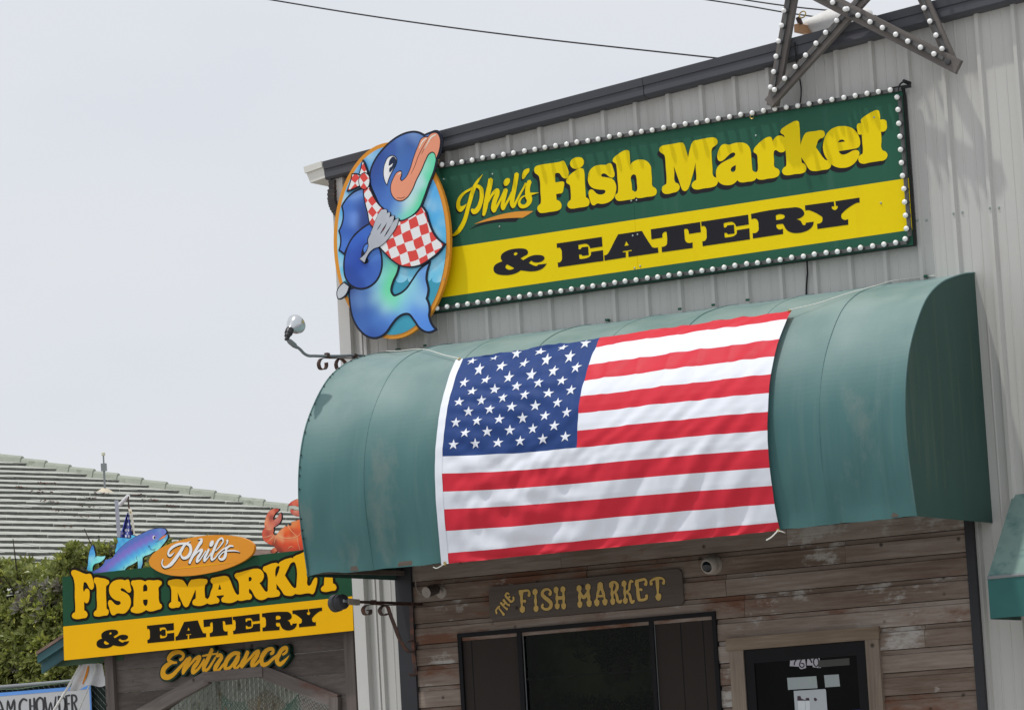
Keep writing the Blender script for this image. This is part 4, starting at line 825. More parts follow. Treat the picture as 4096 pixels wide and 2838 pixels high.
def flag_pt(u, v, lift=0.0):
    """u along the stripes, v from the top edge down; folds run diagonally from the tied corners"""
    v = v+.03*math.sin(math.pi*min(1, max(0, v)))
    l, r = edge(HL, v), edge(HR, v)
    sg = .030*math.sin(math.pi*u)*math.sin(math.pi*min(1, v*1.05))*(1-.5*u)+.014*math.sin(2*math.pi*u+.6)*v*(1-v)*2
    sg += -.012*math.sin(math.pi*u)*(1-v)**4
    x = l[0]*(1-u)+r[0]*u; s = l[1]*(1-u)+r[1]*u+sg
    am = .35+.65*sst(.1, .9, v)
    d1 = (u*1.55+v*.9); d2 = u*1.0-v*1.25
    wv_ = .0080*am*math.sin(2*math.pi*(3.1*d1+.35*math.sin(5*v+2*u)))*sst(0, .25, u)
    wv_ += .0065*math.sin(2*math.pi*(6.3*d1+.5*math.sin(7*u)))*sst(.35, .8, u)*am
    wv_ += .0052*math.sin(2*math.pi*(5.2*(u*.8+v*1.3)+.4*math.sin(9*v)))*(1-sst(.3, .6, u))
    wv_ += .0050*math.sin(2*math.pi*(11*(u*.55-v*.9)+.6*math.sin(6*u+8*v)))*(1-sst(.25, .55, u))
    wv_ += .010*math.exp(-((u-.12)/.16)**2)*sst(.6, 1, v)*math.sin(2*math.pi*(2.2*v+u*2))
    wv_ += .0022*math.sin(2*math.pi*(15*u+9*v+.8*math.sin(11*v)))*math.sin(2*math.pi*(2*u+1.3*v))
    wv_ += .0024*am*math.sin(2*math.pi*(8.7*d1+.55*math.sin(6*u+3*v)+.3*math.sin(13*v)))*sst(.05, .3, u)
    wv_ += .0010*math.sin(2*math.pi*(14.5*d1+.8*math.sin(5*u-4*v)))*(.4+.6*math.sin(7*u+5*v)**2)
    wv_ += .0045*(1-abs(2*((u*11) % 1)-1))**6*sst(.04, .1, u)+.0020*math.sin(2*math.pi*(23*u+4*v+1.2*math.sin(9*v+3*u)))*math.sin(5*v+2.5*u)*(1-sst(.35, .6, u))
    wv_ += .0016*math.exp(-(((v*13+.5) % 1-.5)/.07)**2)*(sst(UC-.005, UC+.005, u) if v < 7/13-.01 else 1)
    wv_ *= .15+.85*sst(0, .10, u)*(1-.6*sst(.93, 1, u))
    return awn_pt(x, s, .026+wv_+lift)
flag = thing('large_flag', tuple(flag_pt(.5, 1)), 'large flag with stars and red and white stripes spread over the teal awning', 'flag')
def patch(name, u0, u1, v0, v1, nu, nv, m, lift=0.0, parent=None):
    vs = [flag_pt(u0+(u1-u0)*a/nu, v0+(v1-v0)*c/nv, lift) for a in range(nu+1) for c in range(nv+1)]
    fs = [(a*(nv+1)+c, a*(nv+1)+c+1, (a+1)*(nv+1)+c+1, (a+1)*(nv+1)+c) for a in range(nu) for c in range(nv)]
    o = mesh(name, vs, fs, m, parent or flag)
    for p in o.data.polygons: p.use_smooth = True
    return o
UH, UC = .018, .438
for k in range(13):
    v0, v1 = k/13, (k+1)/13; u0 = UC if k < 7 else UH
    patch('stripe', u0, 1, v0, v1, int(190*(1-u0)), 8, M['fred'] if k % 2 == 0 else M['fwhite'])
ct = patch('canton', UH, UC, 0, 7/13, 110, 56, M['fblue'])
patch('header', -.004, UH+.001, -.002, 1.012, 3, 80, M['fwhite'], .002)
for k in range(9):
    nst = 6 if k % 2 == 0 else 5
    for j in range(nst):
        uc = UH+(UC-UH)*((2*j+1 if nst == 6 else 2*j+2)/12); vc = 7/13*(k+1)/10; R1 = .0245*(UC-UH)/.42
        vs = []
        for q in range(10):
            r_ = 1 if q % 2 == 0 else .385; an = math.pi/2+q*math.pi/5
            vs.append(flag_pt(uc+math.cos(an)*r_*.0172, vc-math.sin(an)*r_*.0262, .0028))
        c = flag_pt(uc, vc, .0042)
        mesh('star', [c]+vs, [(0, 1+q, 1+(q+1) % 10) for q in range(10)], M['fwhite'], ct)
for u, v in ((.008, .012), (.008, .992), (.995, .012), (.996, .992)):
    c = flag_pt(u, v, .006); n_ = (flag_pt(u, v, .02)-c).normalized()
    MB().lathe(c, n_, [(0, .013), (.003, .012), (.003, .006), (-.001, .006)], 12).build('grommet', M['brass'], flag)
def cord(pts, r=.0032): return MB().tube([Vector(p) for p in hermite([tuple(p) for p in pts], False, [False]*len(pts), 5)], r, 6).build('tie_cord', M['rope'], flag)
def sp(px_, py_, off=.012): a = awn_hit(px_, py_, off); return awn_pt(a[0], a[1], off)
cord([flag_pt(.008, .012, .01), sp(1780, 1420), sp(1684, 1395, .02), sp(1600, 1402, .012), (awn_hit(1480, 1418)[0], -.04, 4.878)])
cord([flag_pt(.995, .012, .01), sp(3260, 1215), sp(3400, 1170, .016), sp(3500, 1143, .016), (3.02, -.04, 4.882), (3.3, -.03, 4.88)])
cord([flag_pt(.008, .992, .01), sp(1745, 2270), (flag_pt(.008, .99).x-.12, -1.14, 3.22)])
cord([flag_pt(.996, .992, .01), sp(3135, 2125, .02), (flag_pt(.99, .99).x+.05, -1.15, 3.215)])
lt = flag_pt(.996, .992, .01); cord([lt, lt+Vector((-.04, -.02, -.04)), lt+Vector((-.075, -.02, -.055))], .005)

# ------------------------------------------------------------------ wall lamps on scrolled iron brackets
def lamp(name, xw, view, label, pipe, plates, scrolls, head, w=.03):
    L = thing(name, (xw, -.05, view['z']), label, 'lamp', 'wall lamps on scrolled iron brackets')
    def q(p, dx=0.0): r = at(view['o'][0]+p[0]/view['s'], view['o'][1]+p[1]/view['s'], 'x', xw); r.x += dx; return r
    sm = lambda P: [Vector(p) for p in hermite([tuple(q(p)) for p in P], False, [False]*len(P), 5)]
    wallp = lambda P: [Vector((xw, -.006, P[0].z))]+P if P[0].y < -.1 else P
    MB().tube(wallp(sm(pipe)), .0105, 10).build('pipe', view['pm'], L, True)
    for k_, P in enumerate(scrolls): MB().strip(wallp(sm(P)) if k_ == 0 else sm(P), (1, 0, 0), w, .005).build('scroll', M['iron'], L)
    for a, b_, wd in plates: MB().bar(q(a), q(b_), .03, wd, (0, 0, 1)).build('clamp', M['iron'], L)
    head(L, q)
V0 = dict(o=(1080, 1230), s=5.32, z=4.5, pm=M['galv'])
def head1(L, q):
    a, b_ = q((575, 850)), q((375, 680)); MB().tube([a, a.lerp(b_, .12), a.lerp(b_, .3), a.lerp(b_, .75), a.lerp(b_, .92), b_], [.011, .013, .019, .019, .014, .011], 10).build('junction_box', M['galv'], L, True)
    s0, s1 = q((345, 660)), q((430, 455)); d = (s1-s0); ln = d.length
    MB().lathe(s0, d, [(-.01, .010), (.012, .012), (.02, .021), (.5*ln, .023), (.52*ln, .028), (ln*.8, .030), (ln, .027)], 14).build('lamp_holder', M['blackmetal'], L, True)
    c0, c1 = q((425, 455)), q((560, 350)); d = c1-c0; ln = d.length
    bl = MB().lathe(c0, d, [(-.01, .018), (.1*ln, .025), (.35*ln, .044), (.7*ln, .062), (ln, .070), (ln+.006, .069)], 28).build('reflector_bulb', M['chrome'], L, True)
    MB().lathe(c0, d, [(ln+.004, .067), (ln+.012, .055), (ln+.017, .03), (ln+.018, .002)], 28).build('lens', M['lens'], bl, True)
lamp('wall_lamp', -1.055, V0, 'silver reflector bulb lamp on grey pipe above the awning end',
     [(1850, 1010), (1500, 1028), (1200, 1030), (950, 1025), (800, 1015), (720, 970), (640, 885), (580, 840)],
     [((1215, 965), (1215, 1060), .028), ((1800, 985), (1800, 1050), .03)],
     [[(2000, 1078), (1700, 1075), (1300, 1075), (1150, 1072), (1065, 1110), (1035, 1200), (1062, 1290), (1120, 1315), (1180, 1290), (1200, 1230), (1195, 1165)],
      [(1500, 1082), (1435, 1115), (1405, 1210), (1430, 1300), (1490, 1320), (1540, 1280)], [(1480, 1085), (1560, 1120), (1640, 1230), (1800, 1500), (1990, 1760)]], head1)
V2_ = dict(o=(1150, 2150), s=3.84, z=2.6, pm=M['iron'])
def head2(L, q):
    MB().bar(q((1085, 990)), q((915, 975)), .03, .04).build('junction_box', mat('weathered_grey', RGB(140, 132, 122), .6), L)
    MB().tube([q((930, 975)), q((860, 965))], .011, 10).build('neck', M['galv'], L)
    a = q((880, 972)); d = Vector((-.95, .30, -.06))*.125; ln = d.length
    hd = MB().lathe(a, d, [(0, .018), (.05*ln, .046), (.12*ln, .052), (.48*ln, .055), (.5*ln, .050), (.54*ln, .059), (.9*ln, .061), (ln, .052), (ln, .045), (ln*.9, .043)], 24).build('lamp_head', M['blackmetal'], L, True)
    MB().lathe(a+d*.93, d, [(0, .043), (.004, .03), (.006, .002)], 20).build('lens', M['lens'], hd, True)
def cv(P): return [((1200+x/2.304-1150)*3.84, (2200+y/2.304-2150)*3.84) for x, y in P]
lamp('wall_lamp', -.82, V2_, 'black flood lamp on rusty scroll bracket in front of the yellow sign corner',
     [(1935, 1010), (1500, 995), (1100, 983)], [((1318, 955), (1318, 1025), .03)],
     [[(1935, 1032), (1500, 1030), (1250, 1028), (1190, 1045), (1158, 1100), (1175, 1160), (1230, 1180), (1272, 1150), (1270, 1105), (1235, 1112)],
      [(1500, 1036), (1440, 1060), (1415, 1115), (1440, 1170), (1500, 1185), (1532, 1160)],
      [(1490, 1038), (1540, 1060)]+cv([(825, 570), (870, 690), (925, 830), (975, 905), (1015, 938), (1045, 920), (1050, 870), (1025, 830), (995, 850)]),
      cv([(1025, 480), (1030, 700), (1045, 950), (1060, 1090), (1062, 1140), (1035, 1155), (1012, 1130)])], head2)

# ------------------------------------------------------------------ security cameras
cw = mat('camera_white', RGB(150, 142, 134, .8), .45, 0, .1, 12); ck_ = mat('camera_black', (.012, .013, .018), .12, spec=.6)
wp_ = at(1768, 2368, 'y', -.04)
bc = thing('bullet_camera', tuple(wp_), 'small pale bullet camera on a round mount at the left of the planks', 'security camera')
MB().lathe(wp_, (0, -1, 0), [(0, .042), (.012, .042), (.016, .03)], 18).build('mount', cw, bc, True)
c0 = at(1755, 2358, 'y', -.10); MB().tube([wp_+Vector((0, -.01, 0)), at(1762, 2364, 'y', -.075), c0], .011, 8).build('arm', cw, bc)
cd = Vector((-.15, -1, -.25)).normalized(); ce = at(1748, 2352, 'y', -.085)
bd = MB().lathe(ce, cd, [(0, .03), (.01, .037), (.105, .037), (.11, .039), (.118, .039), (.118, .033)], 22).build('body', mat('camera_grey', RGB(70, 64, 60, .8), .5), bc, True)
MB().lathe(ce+cd*.112, cd, [(.004, .033), (.0065, .039), (.009, .039), (.009, .031)], 22).build('ring', cw, bd, True)
MB().lathe(ce+cd*.1, cd, [(.012, .031), (.013, .016), (.02, .014), (.021, .002)], 18).build('lens', ck_, bd, True)
wr = [at(1640+x, 2250+y, 'y', -.05) for x, y in ((15, 35), (22, 70), (25, 100), (45, 125), (65, 132), (85, 122))]
MB().tube([Vector(p) for p in hermite([tuple(p) for p in wr], False, [False]*6, 4)], .0025, 5).build('cable', cw, bc)
dc = at(2852, 2258, 'y', -.045)
dm = thing('dome_camera', tuple(dc), 'round white dome camera with black eye beside the wooden plaque', 'security camera')
dd = Vector((-.12, -1, -.30)).normalized()
MB().lathe(dc+Vector((0, .01, 0)), (0, -1, 0), [(0, .066), (.014, .066), (.03, .06)], 24).build('base', cw, dm, True)
bs_ = dc+Vector((0, -.03, 0)); MB().lathe(bs_, dd, [(-.02, .05), (.0, .061), (.02, .062), (.042, .054), (.05, .046), (.05, .040)], 26).build('housing', cw, dm, True)
ey = MB().lathe(bs_, dd, [(.046, .040), (.058, .034), (.066, .022), (.069, .004)], 22).build('eye', ck_, dm, True)

# ------------------------------------------------------------------ carved wooden plaque
PQ = Plane((0, -.058, 0)); P8 = View(1940, 2270, 5.76, PQ); P9 = View(2290, 2260, 5.12, PQ)
plq = thing('wooden_plaque', tuple(PQ.p3(*P9.uv(0, 860))), 'dark wooden plaque reading The Fish Market in gold western letters above the window', 'sign')
po_ = [P8.uv(85, 570), P8.uv(110, 470), P8.uv(200, 430), P9.uv(2110, 72), P9.uv(2205, 102), P9.uv(2242, 195), P9.uv(2276, 690), P9.uv(2248, 775), P9.uv(2150, 808), P8.uv(220, 1196), P8.uv(138, 1186), P8.uv(112, 1110)]
solid('board', orient([hermite(po_, True, [1, 0, 1, 1, 0, 1, 1, 0, 1, 1, 0, 1], 4)]), PQ, -.018, 0, M['plaque'], plq, back=True)
W8 = ['840 530 120,838 580 120,845 640 80,850 760 76,858 890 76,862 905 132,868 1000 122;790 535 50,900 525 58,1010 528 56,1030 580 60,1012 640 88;850 765 50,900 760 56,938 765 88',
 '1160 505 120,1162 590 122,1165 605 76,1170 760 82,1178 880 76,1180 892 122,1182 985 104',
 '1490 612 92,1520 560 64,1490 505 52,1410 490 58,1345 530 72,1325 600 86,1380 675 92,1470 745 96,1525 810 92,1520 890 84,1450 945 66,1370 940 64,1318 885 62,1345 835 56',
 '1645 455 112,1648 545 116,1655 560 76,1662 700 82,1668 820 76,1668 832 118,1672 925 100;1800 445 112,1804 530 116,1808 545 76,1815 690 86,1818 815 76,1818 828 118,1818 930 96;1655 690 84,1815 684 84']
W9 = ['140 425 100,142 505 108,146 520 70,150 640 76,152 740 68,154 755 108,158 845 88;320 395 108,325 480 116,328 495 74,335 640 84,342 715 74,343 728 112,348 825 90;150 530 56,190 610 70,235 650 78,285 600 66,322 520 56',
 '572 365 118,572 470 138;550 470 60,520 580 66,500 700 62,500 715 112,508 812 92;600 470 62,640 580 70,665 690 62,666 700 112,672 795 88;510 628 50,650 622 50',
 '798 355 92,802 432 100,806 450 66,815 580 74,825 680 66,826 695 104,832 785 88;800 345 46,870 340 58,920 395 72,915 470 74,860 545 50,800 560 40;880 545 56,915 630 64,938 730 68,990 745 60,1005 705 40',
 '1060 330 102,1064 405 112,1068 420 68,1076 550 74,1084 670 66,1085 682 106,1088 765 88;1245 335 40,1205 315 56,1175 380 58,1165 490 50,1100 545 44;1110 545 44,1170 590 58,1195 690 66,1225 755 66,1268 715 44',
 '1322 320 84,1326 400 90,1332 420 78,1345 560 80,1356 640 82,1375 715 66;1300 320 56,1400 298 58,1490 285 52,1515 340 58,1495 395 86;1340 500 46,1400 490 54,1425 500 60;1370 705 56,1460 700 56,1520 670 60,1520 605 70',
 '1740 290 86,1748 440 76,1754 585 70,1758 598 126,1768 695 104;1625 385 82,1605 330 52,1660 285 50,1745 262 62,1830 262 50,1880 300 46,1862 370 76']
for V_, lst in ((P8, W8), (P9, W9)):
    for s in lst:
        g = orient(V_.strokes(s), True); solid('letter_edge', offset(g, .0035), PQ, .0004, .0015, M['edge'], plq); solid('letter', g, PQ, .0017, .0035, M['gold'], plq)
for s in ('262 1000 50,275 1050 44;250 990 40,300 910 44,345 880 44;345 925 60;330 930 44,400 1020 46,440 1075 70', '430 735 70,480 790 50,545 850 50,572 850 66;370 800 66,420 860 48,490 930 48,520 945 70;420 850 44,490 790 44', '475 640 60,530 700 54,610 785 60;470 640 46,510 575 44,560 600 44;560 680 44,575 650 50;615 780 50,665 730 48,655 665 50'):
    g = orient([l for t in s.split(';') if t.count(',') for l in P8.strokes(t)], True); solid('letter_edge', offset(g, .003), PQ, .0004, .0015, M['edge'], plq); solid('letter', g, PQ, .0017, .0035, M['gold'], plq)

# ------------------------------------------------------------------ small shed awning at the right
sx0 = 3.722; SA = thing('shed_awning', (4.6, 0, 2.55), 'small teal sloped awning at the right edge with straight valance', 'awning')
top_, bot_, hem = 3.405, 2.86, 2.60
MB().add([(sx0, -.005, top_), (6.4, -.005, top_), (6.4, -.5, bot_), (sx0, -.5, bot_), (sx0, -.005, top_-.006), (6.4, -.005, top_-.006), (6.4, -.496, bot_-.006), (sx0, -.496, bot_-.006)], [(0, 3, 2, 1), (4, 5, 6, 7), (0, 1, 5, 4), (3, 7, 6, 2), (0, 4, 7, 3), (1, 2, 6, 5)]).build('canvas_slope', mat('faded_teal_canvas', (.20, .30, .27), .6, 0, .25, 3, .04, 30, (1, 1, 1), dirt=(.06, .15, .15), ds=3.0, dth=.56), SA)
m = MB(); nn_ = 60; vs = []
for i in range(nn_+1):
    x = sx0+(6.4-sx0)*i/nn_; y = .003*math.sin(9*x); vs += [(x, -.502+y, bot_-.001), (x, -.505+y*2, hem+.004*math.sin(7*x))]
m.add(vs, [(2*i, 2*i+1, 2*i+3, 2*i+2) for i in range(nn_)]).build('valance', mat('teal_valance', (.035, .14, .13), .6, 0, .1, 4), SA)
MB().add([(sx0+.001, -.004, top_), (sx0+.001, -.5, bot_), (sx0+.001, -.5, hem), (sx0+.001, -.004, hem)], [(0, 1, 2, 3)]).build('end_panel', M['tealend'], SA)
MB().tube([(sx0, -.50, bot_), (6.4, -.50, bot_)], .012, 8).build('front_bar', M['galv'], SA)

# cable on the wall below the big sign
cc = [at(3228, 1040, 'y', -.06), at(3230, 1090, 'y', -.02), at(3226, 1140, 'y', -.012), at(3225, 1180, 'y', -.01)]
tag(MB().tube(cc, .006, 6).build('wall_cable', M['cable']), 'thin black cable hanging on the wall below the long green sign', 'cable')
# ------------------------------------------------------------------ overhead wires passing behind the building
def wire(pts, label, y, r):
    P = [at(a, b_, 'y', y) for a, b_ in pts]; d0 = P[0]-P[1]; d1 = P[-1]-P[-2]; P = [P[0]+d0*2.2]+P+[P[-1]+d1*1.2]
    tag(MB().tube([Vector(p) for p in hermite([tuple(p) for p in P], False, [False]*len(P), 6)], r, 6).build('overhead_wire', M['cable']), label, 'wire', 'overhead wires')
wire([(1085, 0), (1400, 52), (1800, 110), (2200, 160), (2600, 204), (2850, 231)], 'long dark wire sloping across the open sky to the roof edge', 14.0, .010)
wire([(2810, -3), (3000, 26), (3150, 52), (3330, 77)], 'lower of the two wires behind the star frame', 14.0, .009)
wire([(2960, -3), (3050, 11), (3200, 31), (3350, 46), (3420, 54)], 'upper of the two wires behind the star frame', 14.4, .009)
# ------------------------------------------------------------------ entrance gate at the left of the building
u7 = math.radians(-7.0); GPL = Plane(at(830, 2500, 'y', .5), (math.cos(u7), math.sin(u7), 0))
def gp3(px_, py_, off=0.0): a = GPL.hit(px_, py_, off); return GPL.p3(a[0], a[1], off)
M['gatewood'] = wood('gate_boards', ((.2, (.045, .036, .032)), (.45, (.12, .10, .09)), (.62, (.19, .165, .15)), (.85, (.30, .27, .25))), paint=(.13, .07, .055), pth=.72)
M['gatewoodz'] = wood('gate_posts', ((.2, (.045, .036, .032)), (.45, (.12, .10, .09)), (.7, (.20, .17, .155)), (.85, (.28, .25, .23))), axis='z')
M['gteal'] = mat('gate_roof_teal', RGB(52, 84, 88), .55, 0, .12, 5, .05, 30); M['ggreen'] = mat('gate_soffit_green', RGB(62, 84, 62), .6, 0, .08, 4)
WO = -.17                                            # face of the boards, set back behind the sign
GPB = Plane(GPL.p3(0, 0, WO), tuple(GPL.u))
Q = View(400, 2560, 2.2154, GPB)
gate = thing('entrance_gate', tuple(GPL.p3(Q.uv(1200, 0)[0], -GPL.O.z)), 'weathered board gateway with angled opening below the entrance sign', 'gate')
opening = orient([[np.array(Q.uv(*p)) for p in ((560, 640), (960, 352), (1035, 312), (1440, 284), (1530, 330), (2080, 548), (2085, 640), (2100, 2600), (300, 2800))]])[0][::-1]
uL, uR = Q.uv(140, 300)[0], Q.uv(2225, 300)[0]; z0_ = -GPL.O.z
hb = (Q.uv(150, 270)[1]-Q.uv(150, 470)[1]); zr = Q.uv(150, 270)[1]+3*hb; k = 0
while zr > z0_+.02:
    segs = [(uL, uR)] if k not in (2, 3) else ([(uL, uL+1.35), (uL+1.353, uR)] if k == 2 else [(uL, uR)])
    for a, b_ in segs:
        zl_ = max(z0_, zr-hb+.003); um_ = Q.uv(1240, 300)[0]; pieces = [(a, b_)]
        if zr-hb < Q.uv(1240, 300)[1] and a < um_ < b_: pieces = [(a, um_-.001), (um_+.001, b_)]      # the opening parts these boards in two
        for a_, c_ in pieces:
            g = [[np.array(p) for p in ((a_, zl_), (c_, zl_), (c_, zr), (a_, zr))], opening]
            solid('plank', g, GPB, -.02, random.uniform(-.002, .003), M['gatewood'], gate)
    zr -= hb; k += 1
for xa, xb, wd in ((75, 150, .05), (2205, 2290, .055)):
    a = Q.uv(.5*(xa+xb), 300)[0]; w_ = abs(Q.uv(xb, 300)[0]-Q.uv(xa, 300)[0])/2
    solid('post', rr(a-w_, a+w_, z0_, Q.uv(150, -300)[1]), GPB, -.05, .04, M['gatewoodz'], gate, back=True)
def brace(p, q, w, off=.03):
    a, b_ = Q.at3(*p), Q.at3(*q); a += GPL.n*off; b_ += GPL.n*off; L = (b_-a).length; d = (b_-a).normalized()
    o = MB().box(0, L, -.022, .022, -w/2, w/2).build('arch_trim', M['gatewood'], gate); ex = d; ey = -GPL.n; ez = ex.cross(ey)
    o.matrix_world = Matrix.Translation(a) @ Matrix((ex, ey, ez)).transposed().to_4x4()
    o.matrix_parent_inverse = Matrix.Identity(4); o.matrix_local = Matrix.Translation(-Vector(gate.location)) @ o.matrix_world
brace((330, 690), (985, 325), .10); brace((960, 325), (1480, 272), .075, .034); brace((1440, 265), (2130, 535), .10, .026); brace((2108, 500), (2112, 1500), .09, .031)
# little gable roof of the gateway: teal barge boards, green soffit, tie beam
el_ = [gp3(144, 2612, -.05), gp3(254, 2540, -.05)]; sl_ = (el_[1].z-el_[0].z)/((el_[1]-el_[0]).dot(GPL.u))
e0u = (el_[0]-GPL.O).dot(GPL.u); e0v = el_[0].z-GPL.O.z; rU = e0u+1.75; tl = []
def roofslab(s0, s1, mname, off0, off1, dz0, dz1, nm):
    ue, um = (e0u, rU) if s0 < 0 else (2*rU-e0u, rU); vm = e0v+sl_*(rU-e0u)
    lp = [[np.array((ue, e0v+dz0)), np.array((um, vm+dz0)), np.array((um, vm+dz1)), np.array((ue, e0v+dz1))]]
    return solid(nm, orient(lp), GPL, off0, off1, mname, gate, back=True)
for sgn in (-1, 1):
    roofslab(sgn, 0, M['gteal'], -.10, -.062, -.075, -.012, 'barge_board'); roofslab(sgn, 0, M['gteal'], -.12, -.101, -.155, -.076, 'barge_board')
    roofslab(sgn, 0, M['ggreen'], -1.5, -.121, -.040, -.013, 'soffit'); roofslab(sgn, 0, mat('gate_shingles', RGB(110, 92, 84), .9, 0, .3, 18, .3, 60), -1.5, -.05, -.011, .012, 'roof_slope')
tb = Q.uv(-260, 240); solid('tie_beam', rr(gp3(165, 2660)[0]*0+GPL.hit(165, 2660)[0], GPL.hit(434, 2660)[0], GPL.hit(165, 2664)[1]-.002, GPL.hit(165, 2664)[1]+.10), GPL, -.19, -.165, M['ggreen'], gate, back=True)
solid('tie_beam', rr(GPL.hit(1424, 2460)[0], GPL.hit(1424, 2460)[0]+.25, GPL.hit(1424, 2512)[1], GPL.hit(1424, 2430)[1]), GPL, -.19, -.165, M['gteal'], gate, back=True)

# ------------------------------------------------------------------ entrance sign on the gate
g2 = mat('entrance_green', RGB(22, 68, 44), .5, 0, .06, 4, spec=.18, dirt=RGB(48, 96, 70), ds=7, dth=.72); y2 = mat('entrance_yellow', RGB(243, 168, 2), .5, 0, .03, 3, spec=.12); i2 = mat('entrance_black', RGB(24, 20, 14), .5, 0, .06, 4, spec=.1)
es = thing('entrance_sign', tuple(gp3(830, 2580)), 'green and yellow signboard over the gateway reading Fish Market and Eatery in outlined letters', 'sign')
def q4(*p): return orient([[np.array(GPL.hit(*q)) for q in p]])
TL, TR, SLp, SRp, BLp, BRp = (250, 2305.5), (1409, 2176), (254, 2504), (1410, 2383), (257.6, 2639.3), (1415.4, 2520)
solid('backboard', q4(TL, TR, BRp, BLp), GPL, -.03, 0, i2, es, back=True)
solid('green_field', q4(TL, TR, SRp, SLp), GPL, .0005, .003, g2, es); solid('yellow_field', q4(SLp, SRp, BRp, BLp), GPL, .0005, .0032, y2, es)
P1 = View(270, 2240, 5.4857, GPL); P2 = View(660, 2180, 5.4857, GPL); P3 = View(960, 2180, 5.0087, GPL)
LET = [
 (P1, '95 265,110 225,160 208,230 225,420 298,520 298,550 350,575 440,595 540,585 600,550 638,505 620,470 560,430 490,400 472,370 490,365 520,370 680,380 695c,390 660,420 620,455 620,490 660,500 740,490 850,465 915,435 935,400 920,380 890c,378 1000,382 1095c,430 1130,455 1190,430 1245,350 1265,170 1275,125 1250,110 1210,130 1165,180 1135c,185 1090,175 800,160 440,135 360,105 310'),
 (P1, '590 435,605 385,650 370,720 380,870 415,920 450,928 490,900 530,865 560,858 650,865 900,872 1060c,910 1090,918 1140,895 1190,820 1205,650 1225,600 1205,590 1160,610 1115,650 1090c,660 1040,655 800,645 560,630 510,600 480'),
 (P1, '1160 418,1220 420,1280 435,1310 420,1355 425,1375 470,1395 580,1410 650,1385 700,1340 695,1290 650,1240 615,1205 605,1180 625,1185 655,1230 680,1320 730,1380 800,1405 890,1390 1000,1340 1090,1270 1155,1190 1162,1120 1155,1080 1170,1040 1198,990 1190,960 1140,930 1030,905 920,925 875,965 870,1000 900,1060 960,1110 978,1160 965,1185 930,1170 900,1100 880,1000 820,945 740,925 640,945 540,1000 470,1080 430'),
 (P1, '1410 480,1430 442,1480 435,1660 435,1715 462c,1750 440,1900 437,2040 437,2080 465,2080 510,2045 555,2015 590,2015 700,2025 900,2035 930,2075 970,2085 1010,2065 1050,2000 1075,1770 1100,1740 1080c,1700 1110,1450 1138,1410 1115,1405 1065,1430 1030,1465 1000c,1465 900,1458 600,1440 560,1415 520|1715 515c,1755 550,1763 668c,1672 680c,1675 560c|1675 858c,1770 850c,1770 940,1760 970,1728 1000c,1690 970'),
 (P2, '75 820,90 775,140 757,370 750,410 765,440 800,508 915c,560 790,590 755,640 745,870 732,930 745,948 785,930 830,895 870,885 920,890 1100,893 1140c,940 1180c,940 1265c,900 1290,680 1315,630 1295,615 1250,635 1200,685 1170c,690 1120,685 960c,640 1070,560 1250,520 1330,470 1352,425 1320,390 1250,290 1020c,295 1120,300 1225c,345 1250,355 1300,325 1350,260 1360,150 1370,110 1345,100 1300,120 1260,155 1240c,155 1150,140 920,120 880,85 855'),
 (P2, '940 1180c,985 1130,1020 1010,1065 870,1060 840,1025 810,1015 765,1035 720,1090 705,1250 675,1350 668,1400 690,1440 760,1520 960,1575 1060,1605 1085c,1605 1195c,1560 1225,1310 1247,1265 1230,1250 1180,1275 1135,1305 1110,1300 1085c,1145 1105c,1150 1130,1190 1165,1208 1210,1185 1255,1120 1270,980 1285,940 1265c|1212 845c,1252 960c,1180 970c'),
 (P2, '1605 1085c,1640 1060,1640 1000,1625 790,1600 745,1555 700,1540 655,1565 615,1640 595,1850 535,1990 508,2080 515,2150 570,2185 660,2165 740,2120 800,2084 817c,2150 920,2215 1005,2242 1018c,2270 1139c,2029 1163,2002 1139,1920 997,1870 942c,1859 964,1865 1051c,1909 1084,1922 1128,1898 1172,1810 1188,1646 1210,1605 1195c|1850 700c,1890 690,1918 715,1910 760,1850 785c'),
 (P3, '470 470,485 430,540 405,700 350,750 350,782 378c,800 345,850 310,1000 255,1050 248,1075 265c,1080 330c,1020 370,990 430,910 595c,1000 740,1080 840,1105 855c,1120 965c,1090 990,960 1005,900 985,850 910,740 765c,745 880c,790 910,815 970,795 1010,740 1025,570 1040c,545 930c,570 900,570 850,555 580,540 550,490 510|782 405c,808 430,800 470,730 640c,722 500,740 440'),
 (P3, '1075 265c,1080 240,1110 215,1215 170,1440 110,1465 200,1440 300,1390 300,1345 320,1345 400,1410 400,1420 470,1405 540,1350 545,1360 650,1365 790,1390 808,1420 795,1480 690,1520 645,1555 650,1560 690,1530 850,1500 940,1475 970,1400 955,1150 975,1120 965c,1105 855c,1140 830,1145 780,1130 380,1115 345,1080 330c'),
 (P3, '1545 130c,1950 40c,1975 200,1940 260,1900 230,1860 200,1868 630,1875 760c,1930 800,1945 850,1920 895,1860 905,1690 925,1645 905,1635 860,1660 825,1695 795c,1700 700,1690 250,1640 300,1590 320,1560 250'),
]
for j, (v, t) in enumerate(LET):
    g = orient(v.glyph(t)); solid('letter_outline', offset(g, .0205), GPL, .0035, .0045+.0002*(j % 2), i2, es); solid('letter', g, GPL, .005, .0075, y2, es)
AV = View(370, 2400, 2.4, GPL)
def remap(g, v, s3, d3): return affine(g, [v.uv(*p) for p in s3], [AV.uv(*p) for p in d3])
